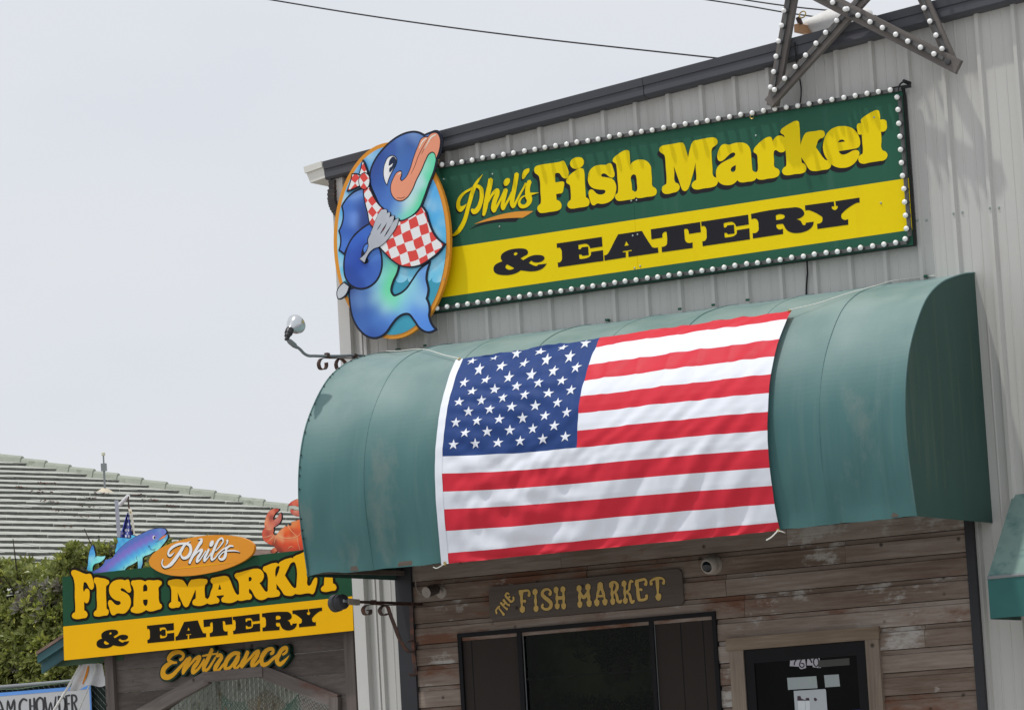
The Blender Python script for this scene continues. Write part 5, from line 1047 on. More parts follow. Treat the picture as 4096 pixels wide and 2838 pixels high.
EA2 = [remap(EAT[0], H_, [(137, 930), (2020, 745), (850, 225)], [(42, 412), (356, 388), (165, 280)]),
       remap(EAT[1], I_, [(45, 515), (1035, 370), (78, 1037)], [(527, 241), (783, 215), (532, 409)]),
       remap(EAT[2], I_, [(1095, 893), (1392, 315), (2277, 718)], [(800, 384), (884, 204), (1094, 350)]),
       remap(EAT[3], J_, [(25, 370), (1107, 208), (270, 872)], [(1068, 184), (1342, 155), (1130, 348)]),
       remap(EAT[4], J_, [(1130, 203), (2160, 47), (1165, 740)], [(1350, 155), (1607, 125), (1355, 323)]),
       remap(EAT[5], K_, [(27, 440), (68, 943), (1310, 598)], [(1630, 124), (1636, 295), (1965, 218)]),
       remap(EAT[6], K_, [(1133, 265), (2248, 105), (1388, 748)], [(1922, 95), (2206, 66), (1987, 257)])]
# glyph planes differ (facade -> gate): carry them over through their own coordinates
for g in EA2: solid('letter', orient(g) if False else g, GPL, .0036, .0048, i2, es)
# orange oval with white script
P4 = View(590, 2120, 5.0087, GPL); o2 = mat('entrance_orange', RGB(210, 137, 36), .4, 0, .03, 3); wsc = mat('script_white', RGB(222, 224, 228), .4, 0, .03, 5)
ovp = solid('oval_board', orient(P4.glyph('88 620,130 520,300 370,560 250,850 165,1150 110,1450 92,1750 110,2000 165,2150 250,2198 340,2180 430,2060 560,1850 680,1550 790,1250 860,950 905,650 912,400 870,200 780,110 700')), GPL, .010, .032, o2, es, back=True)
PH2 = ('925 215 5,860 252 32,800 300 60,740 400 74,680 490 76,600 600 80,530 680 74,460 724 50,405 735 38,365 705 30,352 645 34,375 580 24;'
 '602 440 5,560 480 30,510 508 46,478 480 46,490 420 50,545 350 58,640 292 54,760 264 42,850 268 50,915 310 72,932 400 76,900 490 74,830 550 60,770 548 54,735 500 38,742 430 14;'
 '1082 182 10,1150 178 44,1148 200 66,1090 300 70,1020 420 70,950 550 70,903 655 58;'
 '955 560 28,1030 470 30,1105 402 42,1158 390 56,1120 470 64,1062 570 64,1052 625 52,1095 605 36,1160 520 26,1235 408 24;'
 '1292 380 58,1250 470 60,1205 560 62,1202 608 50,1250 570 34,1340 450 24;'
 '1430 408 24,1530 300 28,1580 205 38,1558 160 38,1505 180 42,1440 280 62,1390 400 70,1348 520 68,1352 585 52,1400 568 34,1480 470 30,1560 390 30,1650 335 30;'
 '1782 318 28,1722 310 38,1680 332 44,1642 375 50,1632 440 68,1620 510 76,1580 570 58,1525 578 44,1492 545 38,1530 482 30,1600 426 24,1720 408 28,1830 410 22,1915 435 4;'
 '1662 200 62,1664 235 44,1640 285 20,1618 322 4')
gph = orient(P4.strokes(PH2), True)+orient(P4.glyph('1305 275,1325 225,1360 200,1388 210,1390 255,1370 305,1335 330,1308 318'), True)
solid('script_shadow', offset(shift(gph, -.004, -.005), .0035), GPL, .0322, .0332, i2, ovp); solid('script_lettering', gph, GPL, .0335, .035, wsc, ovp)
solid('underline', orient(P4.strokes('420 786 3,900 735 18,1400 680 14,1860 628 2'), True), GPL, .0322, .0333, y2, ovp)
# blue fish cut-out standing behind the top edge
P5 = View(320, 2080, 6.4, GPL)
fs_ = thing('fish_cutout', tuple(gp3(480, 2300, -.045)), 'purple and turquoise painted fish cut-out leaping above the entrance sign', 'cutout')
fblk = mat('cutout_outline', RGB(30, 30, 40), .45)
def cut(parent, v, txt, o1, paint, outline, grid=.015, th=.012):
    g = orient(v.glyph(txt, 5)); solid('outline', offset(g[:1], outline), GPL, o1-th, o1, fblk, parent, back=True)
    return solid('painted_face', g, GPL, o1+.0003, o1+.0018, MPT, parent, grid=grid, paint=[(v.uv(x, y), RGB(*c)) for x, y, c in paint], sig=.016)
tcol = [(215, 680, (58, 110, 180)), (170, 850, (72, 150, 210)), (240, 820, (80, 165, 220)), (130, 1050, (90, 180, 222)), (180, 1000, (150, 215, 240)), (240, 960, (110, 190, 228)), (330, 940, (140, 226, 226)), (480, 940, (150, 225, 236)), (420, 1030, (130, 226, 214)), (260, 1070, (120, 220, 214)), (110, 1230, (80, 170, 215)), (190, 1220, (110, 220, 200))]
cut(fs_, P5, '75 1240,95 1150,105 1000,130 830,170 710,215 632,242 680,258 770,278 850,275 940c,330 912,420 920,540 902c,528 950,470 1020,380 1075,270 1110,228 1160,213 1300c,120 1300', -.047, tcol, .004)
cut(fs_, P5, '845 442c,960 440,1080 450,1170 462,1212 430,1208 372c,1250 377,1340 412c,1200 490,1050 600,920 730,815 862c,800 780,826 700c,838 612c,878 540c', -.0445, [(900, 470, (84, 180, 225)), (1000, 520, (60, 140, 200)), (1100, 480, (80, 175, 222)), (1230, 420, (84, 180, 226)), (900, 600, (66, 150, 210)), (850, 700, (84, 184, 226)), (880, 660, (60, 140, 205)), (980, 590, (90, 180, 225))], .004)
fcol = []
for (ax_, ay_), (bx_, by_) in (((300, 1290), (1900, 230)),):
    for t in np.linspace(0, 1, 13):
        x = 250+1700*t; yb = 1330-1130*t+130*math.sin(math.pi*t)*-1
        for dy, c in ((-70, (88, 116, 180)), (0, (76, 108, 184)), (110, (118, 108, 188)), (170, (124, 112, 196)), (270, (78, 150, 212)), (360, (84, 182, 224)), (470, (140, 226, 226)), (560, (140, 228, 210))):
            fcol.append((x+dy*.55, yb+dy*.82, c))
fcol += [(1950, 230, (128, 160, 205)), (2080, 260, (96, 140, 205)), (1850, 300, (80, 130, 200)), (1950, 380, (72, 150, 210)), (2060, 500, (150, 230, 228)), (1950, 620, (140, 230, 214)), (1850, 700, (128, 226, 204)), (1450, 1100, (100, 170, 220)), (1420, 1190, (110, 178, 222))]
cut(fs_, P5, '150 1320c,300 1272,400 1212,500 1122,548 1010c,640 985,740 945,800 862,900 742,1050 602,1250 462,1500 332,1650 258,1850 208,2020 203,2088 232,2118 290c,2080 350,2010 400,1960 440,1915 502c,2010 470,2138 358,2152 400,2108 510,2038 598,1958 698,1878 768,1798 788,1700 858,1520 948,1508 1080,1480 1180,1445 1300c,1375 1300c,1388 1100,1382 1030c,1250 1118,1100 1198,1020 1330c,700 1420c,350 1420c', -.042, fcol, .004, .012)
solid('mouth', orient(P5.glyph('2122 368c,2080 420,2000 470,1920 500c,1990 430,2060 385')), GPL, -.040, -.0388, mat('fish_mouth', RGB(228, 130, 84), .4), fs_)
solid('eye', orient(P5.glyph('1800 380,1830 400,1836 440,1815 478,1785 475,1766 440,1775 400')), GPL, -.040, -.0388, mat('fish_eye', RGB(220, 215, 245), .4), fs_)
solid('pupil', orient(P5.glyph('1812 395,1832 415,1830 450,1808 468,1795 440,1800 412')), GPL, -.0386, -.038, fblk, fs_)
solid('fin_line', orient(P5.strokes('1662 690 8,1672 645 10,1690 650 10,1700 710 10,1740 745 10,1790 745 9,1840 712 6;1790 745 7,1810 772 8;1835 545 4,1880 535 7,1912 535 9,1908 505 9;1362 905 5,1350 960 7,1375 1000 7;1512 905 5,1512 970 9,1505 1060 8;1045 1170 4,1020 1230 8;245 830 3,235 860 5;270 960 6,340 930 4'), True), GPL, -.040, -.0389, fblk, fs_)
# red crab cut-out
P6 = View(1000, 1970, 5.913, GPL)
cb_ = thing('crab_cutout', tuple(gp3(1180, 2200, -.045)), 'orange painted crab cut-out with raised claws behind the entrance sign top', 'cutout')
OR_, TN, DK, PK = (226, 84, 42), (222, 150, 104), (146, 62, 44), (206, 106, 84)
ccol = [(320, 500, PK), (420, 430, (216, 120, 92)), (540, 380, (176, 70, 58)), (400, 590, (150, 70, 60)), (290, 640, (222, 140, 100)), (400, 720, PK), (560, 640, (214, 130, 110)), (630, 560, (176, 96, 84)), (580, 700, (150, 70, 72)), (380, 800, (214, 140, 110)), (250, 900, (200, 86, 66)), (420, 900, (196, 96, 74)), (330, 970, (160, 70, 56)), (250, 1070, (200, 90, 66)), (400, 1040, (206, 100, 76)), (350, 1170, (214, 80, 50)), (450, 1060, (222, 120, 80)), (480, 1150, DK), (540, 1000, TN),
        (650, 900, (226, 140, 90)), (760, 830, (230, 120, 66)), (780, 930, (230, 92, 36)), (760, 1010, (210, 66, 30)), (900, 970, (196, 80, 44)), (980, 720, (216, 130, 76)), (1040, 790, (228, 100, 44)), (1020, 900, (200, 80, 48)), (1100, 720, (222, 110, 60)), (640, 1080, TN), (800, 1090, (222, 130, 86)), (960, 1090, (220, 130, 84)), (600, 1180, (214, 76, 42)), (800, 1180, (216, 74, 40)), (960, 1180, (226, 80, 40)), (700, 1280, (200, 74, 46)), (900, 1290, (206, 72, 44)), (560, 1260, DK), (620, 1370, (140, 56, 40)), (800, 1370, (190, 80, 54)), (1120, 1050, (226, 86, 42)), (1150, 1200, (216, 70, 40)), (1150, 950, (206, 90, 50)), (1100, 1330, (196, 70, 48)), (1250, 900, OR_), (1250, 1200, OR_)]
cut(cb_, P6, '270 620,282 560,305 510,360 430,450 375,540 365,592 385,570 420,510 470,470 540,452 620,470 642c,540 582,590 512,624 462c,650 520,645 620,600 710,530 770,462 822,465 880,452 950,500 1000,560 950c,640 860,720 800,742 765c,772 792,815 738c,842 772,880 760,880 682c,950 670,1050 632,1140 616,1300 600c,1400 800,1420 1560c,650 1560c,600 1390,560 1370,500 1290,470 1250,380 1215,300 1170,220 1100,197 1030,207 880,250 822,246 720', -.046, ccol, .0022)
cut(cb_, P6, '812 295c,850 240,930 182,1040 142,1140 136,1250 150,1300 300,1290 450,1310 620,1200 620,1150 545,1060 550,960 528,892 480,860 412,880 382,940 402,1040 410,1090 400,1080 350,1020 310,930 294', -.044, [(850, 270, (190, 70, 66)), (950, 210, (216, 110, 84)), (1080, 170, (226, 140, 104)), (1050, 260, (206, 90, 66)), (1100, 330, (170, 66, 52)), (890, 420, (196, 86, 76)), (1000, 440, (226, 150, 124)), (1080, 480, (206, 100, 80)), (1000, 525, (150, 60, 56)), (1200, 300, (220, 110, 80)), (1220, 500, (200, 80, 60))], .0022)
cut(cb_, P6, '385 1395,500 1292,552 1350,440 1425', -.0465, [(400, 1400, (140, 64, 50)), (500, 1310, (226, 130, 90)), (480, 1390, (196, 90, 66))], .002)
solid('shell_line', orient(P6.strokes('562 985 8,600 1015 12,680 1050 12,850 1062 14,960 1050 12,1015 1030 12,1060 1000 10,1120 930 10,1140 860 8,1146 760 6;742 770 8,760 795 10;815 745 10,822 800 12,870 880 10,950 960 9,1010 1022 6;1030 1060 14,1040 1160 12,1050 1220 8,1075 1290 8,1088 1350 4;520 1030 12,490 1130 10,482 1180 8;805 1318 4,830 1285 10,870 1262 12,940 1280 4;470 1000 14,420 1070 14,310 1160 6;222 1050 5,330 1025 12,430 985 8;265 830 4,350 860 12,430 845 8'), True), GPL, -.0438, -.043, mat('crab_cream', RGB(232, 176, 128), .4), cb_)
# cut-out word under the sign
P7 = View(630, 2560, 4.042, GPB)
ew = thing('entrance_lettering', tuple(gp3(900, 2720)), 'yellow cut-out script word Entrance fixed to the gate boards', 'sign')
ENT = ('432 312 44,476 285 50,492 232 60,440 188 62,370 188 72,290 232 82,248 302 68,300 348 56,385 352 30;300 360 50,225 400 80,165 480 100,165 555 112,230 592 88,310 560 76,400 470 62,490 370 52,560 285 46;'
 '602 275 74,550 370 76,492 490 72,482 530 44,535 460 42,620 360 46,700 280 52,758 262 64,720 350 76,652 450 80,642 512 70,695 490 50,780 390 46,830 300 40;'
 '955 140 72,922 220 76,872 330 78,822 430 82,825 482 68,875 470 52,950 370 46,1010 270 36;800 248 26,900 228 34,1040 208 22;'
 '1052 178 16,1025 250 40,1085 232 62,1108 250 66,1060 350 76,1002 460 78,1000 495 50,1045 488 50,1115 415 46,1180 330 40;'
 '1400 208 60,1330 200 64,1235 262 80,1172 380 82,1172 455 68,1225 448 56,1305 360 50,1385 235 60,1370 300 76,1315 410 72,1330 445 52,1400 400 42,1470 300 40;'
 '1532 178 78,1490 280 78,1432 400 74,1432 435 44,1485 370 42,1580 270 46,1660 188 56,1708 172 66,1670 260 78,1602 370 82,1602 415 58,1655 390 52,1745 290 46;'
 '1902 212 46,1940 190 58,1940 145 60,1880 135 62,1802 195 82,1752 300 88,1772 385 80,1835 378 62,1930 300 52,2035 215 44;'
 '2095 225 34,2160 172 48,2162 118 56,2105 128 70,2035 225 82,2002 320 86,2042 382 72,2112 340 56,2200 240 6')
ge = orient(P7.strokes(ENT), True)
solid('backing', offset(ge, .0145), GPB, .006, .046, mat('lettering_green', RGB(22, 48, 36), .5), ew, back=True)
solid('lettering', ge, GPB, .0463, .050, mat('lettering_yellow', RGB(226, 160, 8), .4, 0, .06, 3), ew)
# ------------------------------------------------------------------ tiled-roof house behind
random.seed(21)
az, ph = math.radians(14), math.radians(17)
eV = Vector((math.sin(az), math.cos(az), 0)); p2 = Vector((eV.y, -eV.x, 0)); dV = p2*math.cos(ph)-Vector((0, 0, 1))*math.sin(ph); nV = p2*math.sin(ph)+Vector((0, 0, 1))*math.cos(ph)
R0 = at(600, 2000, 'y', 14)
def rp(e, d, n=0.0): return R0+eV*e+dV*d+nV*n
def rhit(px_, py_): q = ray(px_, py_); t = (R0-CAM).dot(nV)/q.dot(nV); P = CAM+q*t-R0; return P.dot(eV), P.dot(dV)
h0, h1 = rhit(0, 1842), rhit(1200, 2056)
def hipe(d): return h0[0]+(d-h0[1])*(h1[0]-h0[0])/(h1[1]-h0[1])
hs_ = thing('tiled_house', tuple(R0-Vector((0, 0, R0.z))), 'house behind the hedge with pale green grey tiled hip roof', 'house')
M['tile'] = mat('concrete_tile', RGB(186, 188, 180, 1.15), .85, 0, .16, 7, .25, 40, dirt=(.16, .175, .14), ds=5, dth=.66)
M['capt'] = mat('hip_tile', RGB(172, 177, 164, 1.2), .85, 0, .14, 6, .25, 40, dirt=(.20, .22, .17), ds=6, dth=.62)
EXP, TW = .33, .29; dtop, dbot, eL = h0[1]-1.6, 6.4, -8.5
tiles = []
nr = int((dbot-dtop)/EXP)
for r in range(nr):
    d = dtop+EXP*r; wob = 0
    e = eL+(TW/2 if r % 2 else 0)+random.uniform(-.02, .02)
    while e < hipe(d+EXP)+.1:
        j = random.uniform(-.003, .004); dj = random.uniform(-.012, .012); e1 = min(e+TW-.004, hipe(d+EXP*.5)+.05)
        if e1-e > .04:
            pr = [(e, d+dj, .004), (e1, d+dj, .004), (e1, d+EXP+.012+dj, .006+.0), (e, d+EXP+.012+dj, .006)]
            t0, t1 = .012+j, .047+j
            vs = [rp(e, d-.03, .0), rp(e1, d-.03, .0), rp(e1, d+EXP+dj, .003), rp(e, d+EXP+dj, .003), rp(e, d-.03, t0-.006), rp(e1, d-.03, t0-.006), rp(e1, d+EXP+dj, t1-.006), rp(e, d+EXP+dj, t1-.006)]
            fs = [(0, 3, 2, 1), (4, 5, 6, 7), (0, 1, 5, 4), (1, 2, 6, 5), (2, 3, 7, 6), (3, 0, 4, 7)]
            c = rp(e+TW/2, d); q = c-CAM; z = q.dot(FW); X = 2048+FPX*q.dot(RT)/z; Y = 1419+FPX*q.dot(DN)/z
            sc = (0 if (-60 < X < 1300 and 1800 < Y < 2230) else 1000)+abs(X-500)*.1
            tiles.append((sc, vs, fs))
        e += TW
tiles.sort(key=lambda t: t[0])
M['butt'] = mat('tile_butt_shade', (.145, .152, .135), .9, 0, .3, 14, .2, 40)  # darker copy of the tile: shade and staining of the butt ends as colour
for sc, vs, fs in tiles[:300]:
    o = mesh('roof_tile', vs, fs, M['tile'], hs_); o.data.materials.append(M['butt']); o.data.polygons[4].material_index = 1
rest = MB()
for sc, vs, fs in tiles[300:]: rest.add(vs, fs)
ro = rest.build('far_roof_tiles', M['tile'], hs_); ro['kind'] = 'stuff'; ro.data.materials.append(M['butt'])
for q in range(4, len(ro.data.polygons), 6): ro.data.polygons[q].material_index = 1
MB().add([rp(eL, dtop-.5, -.03), rp(hipe(dtop)+.1, dtop-.5, -.03), rp(hipe(dbot), dbot, -.03), rp(eL, dbot, -.03)], [(0, 3, 2, 1)]).build('roof_deck', M['tile'], hs_)
# hip cap tiles, each lapped over the next one down
HD = (rp(hipe(dbot), dbot)-rp(hipe(dtop), dtop)); HLEN = HD.length; HD.normalize(); hn = nV; hs2 = HD.cross(nV).normalized()
ph0 = rp(*h0); start = (ph0-rp(hipe(dtop), dtop)).dot(HD)
cl = (rp(*rhit(1200, 2056))-ph0).length/(1200/97.0)
k = -5
while True:
    a = ph0+HD*(cl*(k-.18)); k += 1
    if (a-rp(hipe(dtop), dtop)).dot(HD) > HLEN: break
    if (a-rp(hipe(dtop), dtop)).dot(HD) < -.5: continue
    L = cl*1.08; vs = []
    for t, up in ((0, .035), (L, .062)):
        c = a+HD*t+hn*up
        for sx_, dn in ((-.13, -.055), (-.07, .03), (.0, .05), (.07, .03), (.13, -.06)): vs.append(c+hs2*sx_+Vector((0, 0, dn)))
        for sx_, dn in ((-.11, -.07), (.11, -.075)): vs.append(c+hs2*sx_+Vector((0, 0, dn)))
    fs = [(i, i+1, i+8, i+7) for i in range(4)]+[(0, 7, 12, 5), (4, 6, 13, 11), (0, 5, 6, 4, 3, 2, 1), (7, 8, 9, 10, 11, 13, 12), (5, 12, 13, 6)]
    mesh('hip_cap', vs, fs, M['capt'], hs_)
# walls under the roof and the far roof slope
wb = MB(); far = rp(hipe(dtop)-.2, dtop-.5); q0 = rp(eL, dbot-.35, -.05); q1 = rp(hipe(dbot)-.3, dbot-.35, -.05)
wb.add([q0, q1, Vector((q1.x, q1.y, 0)), Vector((q0.x, q0.y, 0))], [(0, 3, 2, 1)]); q2 = q1-p2*9; wb.add([q1, q2, Vector((q2.x, q2.y, 0)), Vector((q1.x, q1.y, 0))], [(0, 3, 2, 1)])
wb.build('wall', mat('house_wall', (.45, .44, .40), .8), hs_)
ra_, rb_ = rp(hipe(dtop), dtop, -.01), rp(hipe(dbot), dbot, -.01)
MB().add([ra_, rb_, rb_-p2*9+Vector((0, 0, .0)), ra_-p2*2], [(0, 1, 2, 3)]).build('far_slope', M['tile'], hs_)
# electric mast on the roof
mh = rhit(420, 1968); mb = rp(*mh); up = Vector((0, 0, 1))
ppm = lambda n_: n_/ (FPX/(mb-CAM).dot(FW))
mast = thing('roof_mast', tuple(mb), 'thin grey mast with a small box standing on the tiled roof', 'mast')
MB().tube([mb-up*.05, mb+up*ppm(115)], .0135, 10).build('pole', M['galv'], mast)
MB().tube([mb+up*ppm(115), mb+up*ppm(152)], .010, 10).build('conduit', M['galv'], mast)
bx_ = mb+up*ppm(101); o = MB().box(-ppm(11), ppm(11), -ppm(9), ppm(9), -ppm(15), ppm(15)).build('box', M['galv'], mast); o.location = bx_; o.rotation_euler = (0, 0, .5)
MB().lathe(mb+up*ppm(148), up, [(0, .022), (.008, .024), (.035, .022), (.038, .012)], 12).build('weather_cap', mat('cream_cap', RGB(190, 188, 165), .6), mast)
MB().lathe(mb, nV, [(0, .16), (.02, .10), (.05, .03)], 14).build('flashing', mat('tan_flashing', RGB(190, 180, 160), .8), mast)
# dry leaf litter caught on the tiles
lf = MB()
for x, y in ((80, 1960), (165, 1980), (190, 1945), (400, 1985), (360, 2005), (560, 1992), (605, 2012), (680, 2035), (225, 2055), (195, 2018), (325, 2078), (355, 2040), (265, 2120)):
    c = rhit(x, y)
    for _ in range(14):
        p = rp(c[0]+random.gauss(0, .07), c[1]+random.gauss(0, .03), .045); a = random.uniform(0, 6.28); d_ = Vector((math.cos(a), math.sin(a), random.uniform(-.3, .6)))*.022; s = Vector((-d_.y, d_.x, random.uniform(-.01, .02)))*.5
        lf.add([p-d_, p+s, p+d_, p-s], [(0, 1, 2, 3)])
lo = lf.build('leaf_litter', mat('dry_leaf', (.12, .055, .04), .9, 0, .3, 30)); lo['kind'] = 'stuff'; tag(lo, 'scattered reddish dry leaves lying on the tiled roof', 'leaves')

# ------------------------------------------------------------------ hedge
random.seed(33)
hx0, hx1 = at(-260, 2400, 'y', 5.4).x, at(760, 2400, 'y', 5.4).x; hzt = at(250, 2252, 'y', 5.5).z
hg = thing('hedge', ((hx0+hx1)/2, 6, 0), 'tall glossy green hedge in front of the tiled roof behind the entrance sign', 'hedge')
MLf = mat('hedge_leaf', (1, 1, 1), .36, 0, .22, 60, spec=.5, attr='paint')
nt = MLf.node_tree; p = nt.nodes['Principled BSDF']; tr_ = N(nt, 'BsdfTranslucent'); ms = N(nt, 'MixShader'); ms.inputs[0].default_value = .3
nt.links.new(p.inputs['Base Color'].links[0].from_socket, tr_.inputs[0]); nt.links.new(p.outputs[0], ms.inputs[1]); nt.links.new(tr_.outputs[0], ms.inputs[2]); nt.links.new(ms.outputs[0], nt.nodes['Material Output'].inputs[0])
def leaf_cluster(n, cols):
    vs, fs, cs = [], [], []
    for k in range(n):
        a = 2*math.pi*k/n+random.uniform(-.3, .3); el_ = random.uniform(.05, .9) if k % 3 else random.uniform(.8, 1.35); L = random.uniform(.055, .09); W = L*random.uniform(.34, .44)
        d = Vector((math.cos(a)*math.cos(el_), math.sin(a)*math.cos(el_), math.sin(el_))); s = Vector((-math.sin(a), math.cos(a), 0)); u_ = s.cross(d)*-1
        b = len(vs); o = d*.012; c = random.choice(cols); f_ = random.uniform(.8, 1.25)
        P = [o, o+d*L*.45+s*W*.5+u_*.006, o+d*L*.45-u_*.003, o+d*L*.45-s*W*.5+u_*.006, o+d*L*.85+s*W*.3+u_*.0, o+d*L*.85-s*W*.3+u_*.0, o+d*L-u_*.008]
        vs += P; fs += [(b, b+1, b+2), (b, b+2, b+3), (b+1, b+4, b+6, b+2), (b+2, b+6, b+5, b+3)]; cs += [tuple(q*f_ for q in c)]*7
    return vs, fs, cs
GR = [(.19, .23, .05), (.25, .29, .075), (.32, .35, .11), (.38, .40, .14), (.22, .25, .08)]; YG = [(.44, .45, .09), (.38, .42, .09), (.30, .34, .08)]; GY = [(.30, .28, .24), (.24, .235, .19), (.2, .17, .155)]
def cmesh(c):
    me = bpy.data.meshes.new('leaf_cluster'); me.from_pydata([tuple(v) for v in c[0]], [], c[1]); at_ = me.color_attributes.new('paint', 'FLOAT_COLOR', 'POINT')
    at_.data.foreach_set('color', np.array([(*q, 1) for q in c[2]], np.float32).ravel()); me.materials.append(MLf); return me
vr = [leaf_cluster(random.randint(9, 13), GR) for _ in range(7)]+[leaf_cluster(11, YG+GR) for _ in range(3)]+[leaf_cluster(9, GY) for _ in range(2)]
vm = [cmesh(c) for c in vr]
spots = []
for i in range(3600):
    x = random.uniform(hx0, hx1); t = random.random()
    top = hzt+.07*math.sin(3.1*x+1)+.05*math.sin(7.3*x)-.25*max(0, (x-hx1+.55)/.55)**2
    if t < .82:
        z = random.uniform(1.9, top); y = 5.35+.14*math.sin(4*x+2*z)+.12*math.sin(3*z+1.3*x*2)+abs(random.gauss(0, .12)); y += max(0, z-top+.3)*.8; nrm = Vector((random.gauss(0, .5), -1, random.uniform(.0, 1.1)))
    else:
        z = top+random.uniform(-.05, .07); y = random.uniform(5.5, 7.0); nrm = Vector((random.gauss(0, .4), random.gauss(-.3, .4), 1))
    spots.append((x, y, z, nrm.normalized()))
def pxy(P): q = Vector(P)-CAM; z = q.dot(FW); return 2048+FPX*q.dot(RT)/z, 1419+FPX*q.dot(DN)/z
vis = [s for s in spots if -30 < pxy(s[:3])[0] < 460 and 2180 < pxy(s[:3])[1] < 2860]
vis.sort(key=lambda s: s[1]); first = set(id(s) for s in vis[:300]); big = ([], [], [])
for s in spots:
    x, y, z, nrm = s; X, Y = pxy((x, y, z)); gy = random.random() < (.55 if (60 < X < 260 and 2330 < Y < 2440) or (X < 120 and Y < 2260) else .03)
    k = random.choice((10, 11)) if gy else random.choice(range(10))
    rot = nrm.to_track_quat('Z', 'Y').to_matrix() @ Matrix.Rotation(random.uniform(0, 6.28), 3, 'Z'); sc = random.uniform(.8, 1.25)
    if id(s) in first:
        o = new('leaf_cluster', hg, vm[k]); o.matrix_world = Matrix.Identity(4)
        o.location = (x, y, z); o.rotation_euler = rot.to_euler(); o.scale = (sc,)*3
    else:
        b = len(big[0]); big[0].extend([rot @ v*sc+Vector((x, y, z)) for v in vr[k][0]]); big[1].extend([tuple(i+b for i in f) for f in vr[k][1]]); big[2].extend(vr[k][2])
fo = mesh('foliage', big[0], big[1], MLf, hg); a_ = fo.data.color_attributes.new('paint', 'FLOAT_COLOR', 'POINT'); a_.data.foreach_set('color', np.array([(*q, 1) for q in big[2]], np.float32).ravel()); fo['kind'] = 'stuff'
tw = MB()
for i in range(260):
    x = random.uniform(hx0, hx1); z = random.uniform(.6, hzt-.05); y = 5.6+random.uniform(0, .5); d_ = Vector((random.gauss(0, .15), random.uniform(-.35, .05), random.uniform(.2, .5))); tw.tube([(x, y, z), Vector((x, y, z))+d_*.5, Vector((x, y, z))+d_], [.009, .007, .004], 5)
for i in range(9):
    x = hx0+(hx1-hx0)*(i+.5)/9; tw.tube([(x, 6.1, 0), (x+.05, 6.15, 1.2), (x-.05, 6.1, hzt-.5)], [.05, .04, .02], 7)
tw.build('stems', mat('hedge_bark', (.055, .042, .03), .9, 0, .3, 20), hg)
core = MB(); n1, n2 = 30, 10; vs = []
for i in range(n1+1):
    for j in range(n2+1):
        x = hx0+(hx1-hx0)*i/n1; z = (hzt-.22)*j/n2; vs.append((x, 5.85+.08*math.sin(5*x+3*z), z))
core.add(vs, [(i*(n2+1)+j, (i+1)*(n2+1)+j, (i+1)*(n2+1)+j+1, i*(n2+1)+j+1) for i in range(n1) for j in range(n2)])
core.build('inner_shade', mat('hedge_shade', (.022, .028, .012), .9, 0, .5, 14, .6, 30), hg)  # dark sheet added within the leaves; its colour stands for inner shade

# ------------------------------------------------------------------ chain-link fence, banner, net, flags
FY = 1.6; FN = Plane((0, FY, 0))
fz = at(140, 2734, 'y', FY).z; fx0, fx1 = at(-200, 2740, 'y', FY).x, -1.55
fe = thing('chain_link_fence', ((fx0+fx1)/2, FY, 0), 'chain link fence with grey top rail behind the gateway', 'fence')
MB().tube([(fx0, FY, fz), (fx1, FY, fz-.01)], .0165, 10).build('top_rail', M['galv'], fe)
xp = at(1072, 2750, 'y', FY).x
for x in (fx0+.3, at(440, 2780, 'y', FY).x, xp, fx1): MB().tube([(x, FY+.04, 0), (x, FY+.04, fz+.03)], .024 if x != xp else .03, 12).build('post', M['galv'] if x != xp else mat('pale_post', RGB(196, 200, 198), .6), fe)
slm = mat('fence_slat', RGB(190, 196, 186), .6, 0, .15, 6, dirt=RGB(96, 92, 80), ds=7, dth=.6); x = at(560, 2780, 'y', FY).x
while x < fx1-.03:
    MB().box(x, x+.034, FY+.012, FY+.016, .1, fz-.03-random.uniform(0, .012)).build('slat', slm, fe); x += .041
MB().box(fx0, at(500, 2780, 'y', FY).x, FY+.02, FY+.024, .1, fz-.02).build('windscreen', mat('green_windscreen', (.018, .032, .026), .8, 0, .2, 9), fe)
wl = MB(); s_ = .055; H = fz-.6; x = fx0
def wq(a, b_): wl.tube([a, b_], .0018, 3, False)
x = fx0
while x < fx1:
    z = .9; 
    for sgn in (1, -1):
        xx, zz = x, .9
        while zz < fz-.03 and fx0 < xx+.001 < fx1+.2: wq((xx, FY+.004*sgn, zz), (xx+sgn*s_*.5, FY-.004*sgn, zz+s_*.5)); xx += sgn*s_*.5; zz += s_*.5
    x += s_
wo = wl.build('chain_link', M['galv'], fe); wo['kind'] = 'stuff'
# chowder banner hung on the fence
BN = View(0, 2500, 3.291, Plane((0, FY-.03, 0)))
bn = thing('fence_banner', tuple(BN.at3(600, 1113)), 'white banner with blue border and black lettering hung on the fence at lower left', 'banner')
bl = BN.pl; top_l = bl.hit(-180, 2777); b_tl, b_tr = bl.hit(-180, 2772), bl.hit(363, 2745); bw = b_tr[0]; zt_ = BN.uv(1000, 800)[1]
solid('sheet', rr(b_tl[0], bw, zt_-.75, zt_), bl, -.004, 0, mat('banner_white', RGB(172, 174, 176), .55, 0, .05, 3, .06, 12), bn, back=True)
bb = mat('banner_blue', RGB(92, 140, 205), .55)
solid('border', rr(b_tl[0], bw, zt_-.028, zt_), bl, .0005, .0015, bb, bn); solid('border', rr(bw-.016, bw, zt_-.75, zt_-.0285), bl, .0005, .0015, bb, bn)
bk_ = mat('banner_ink', RGB(52, 52, 54), .55, 0, .15, 12)
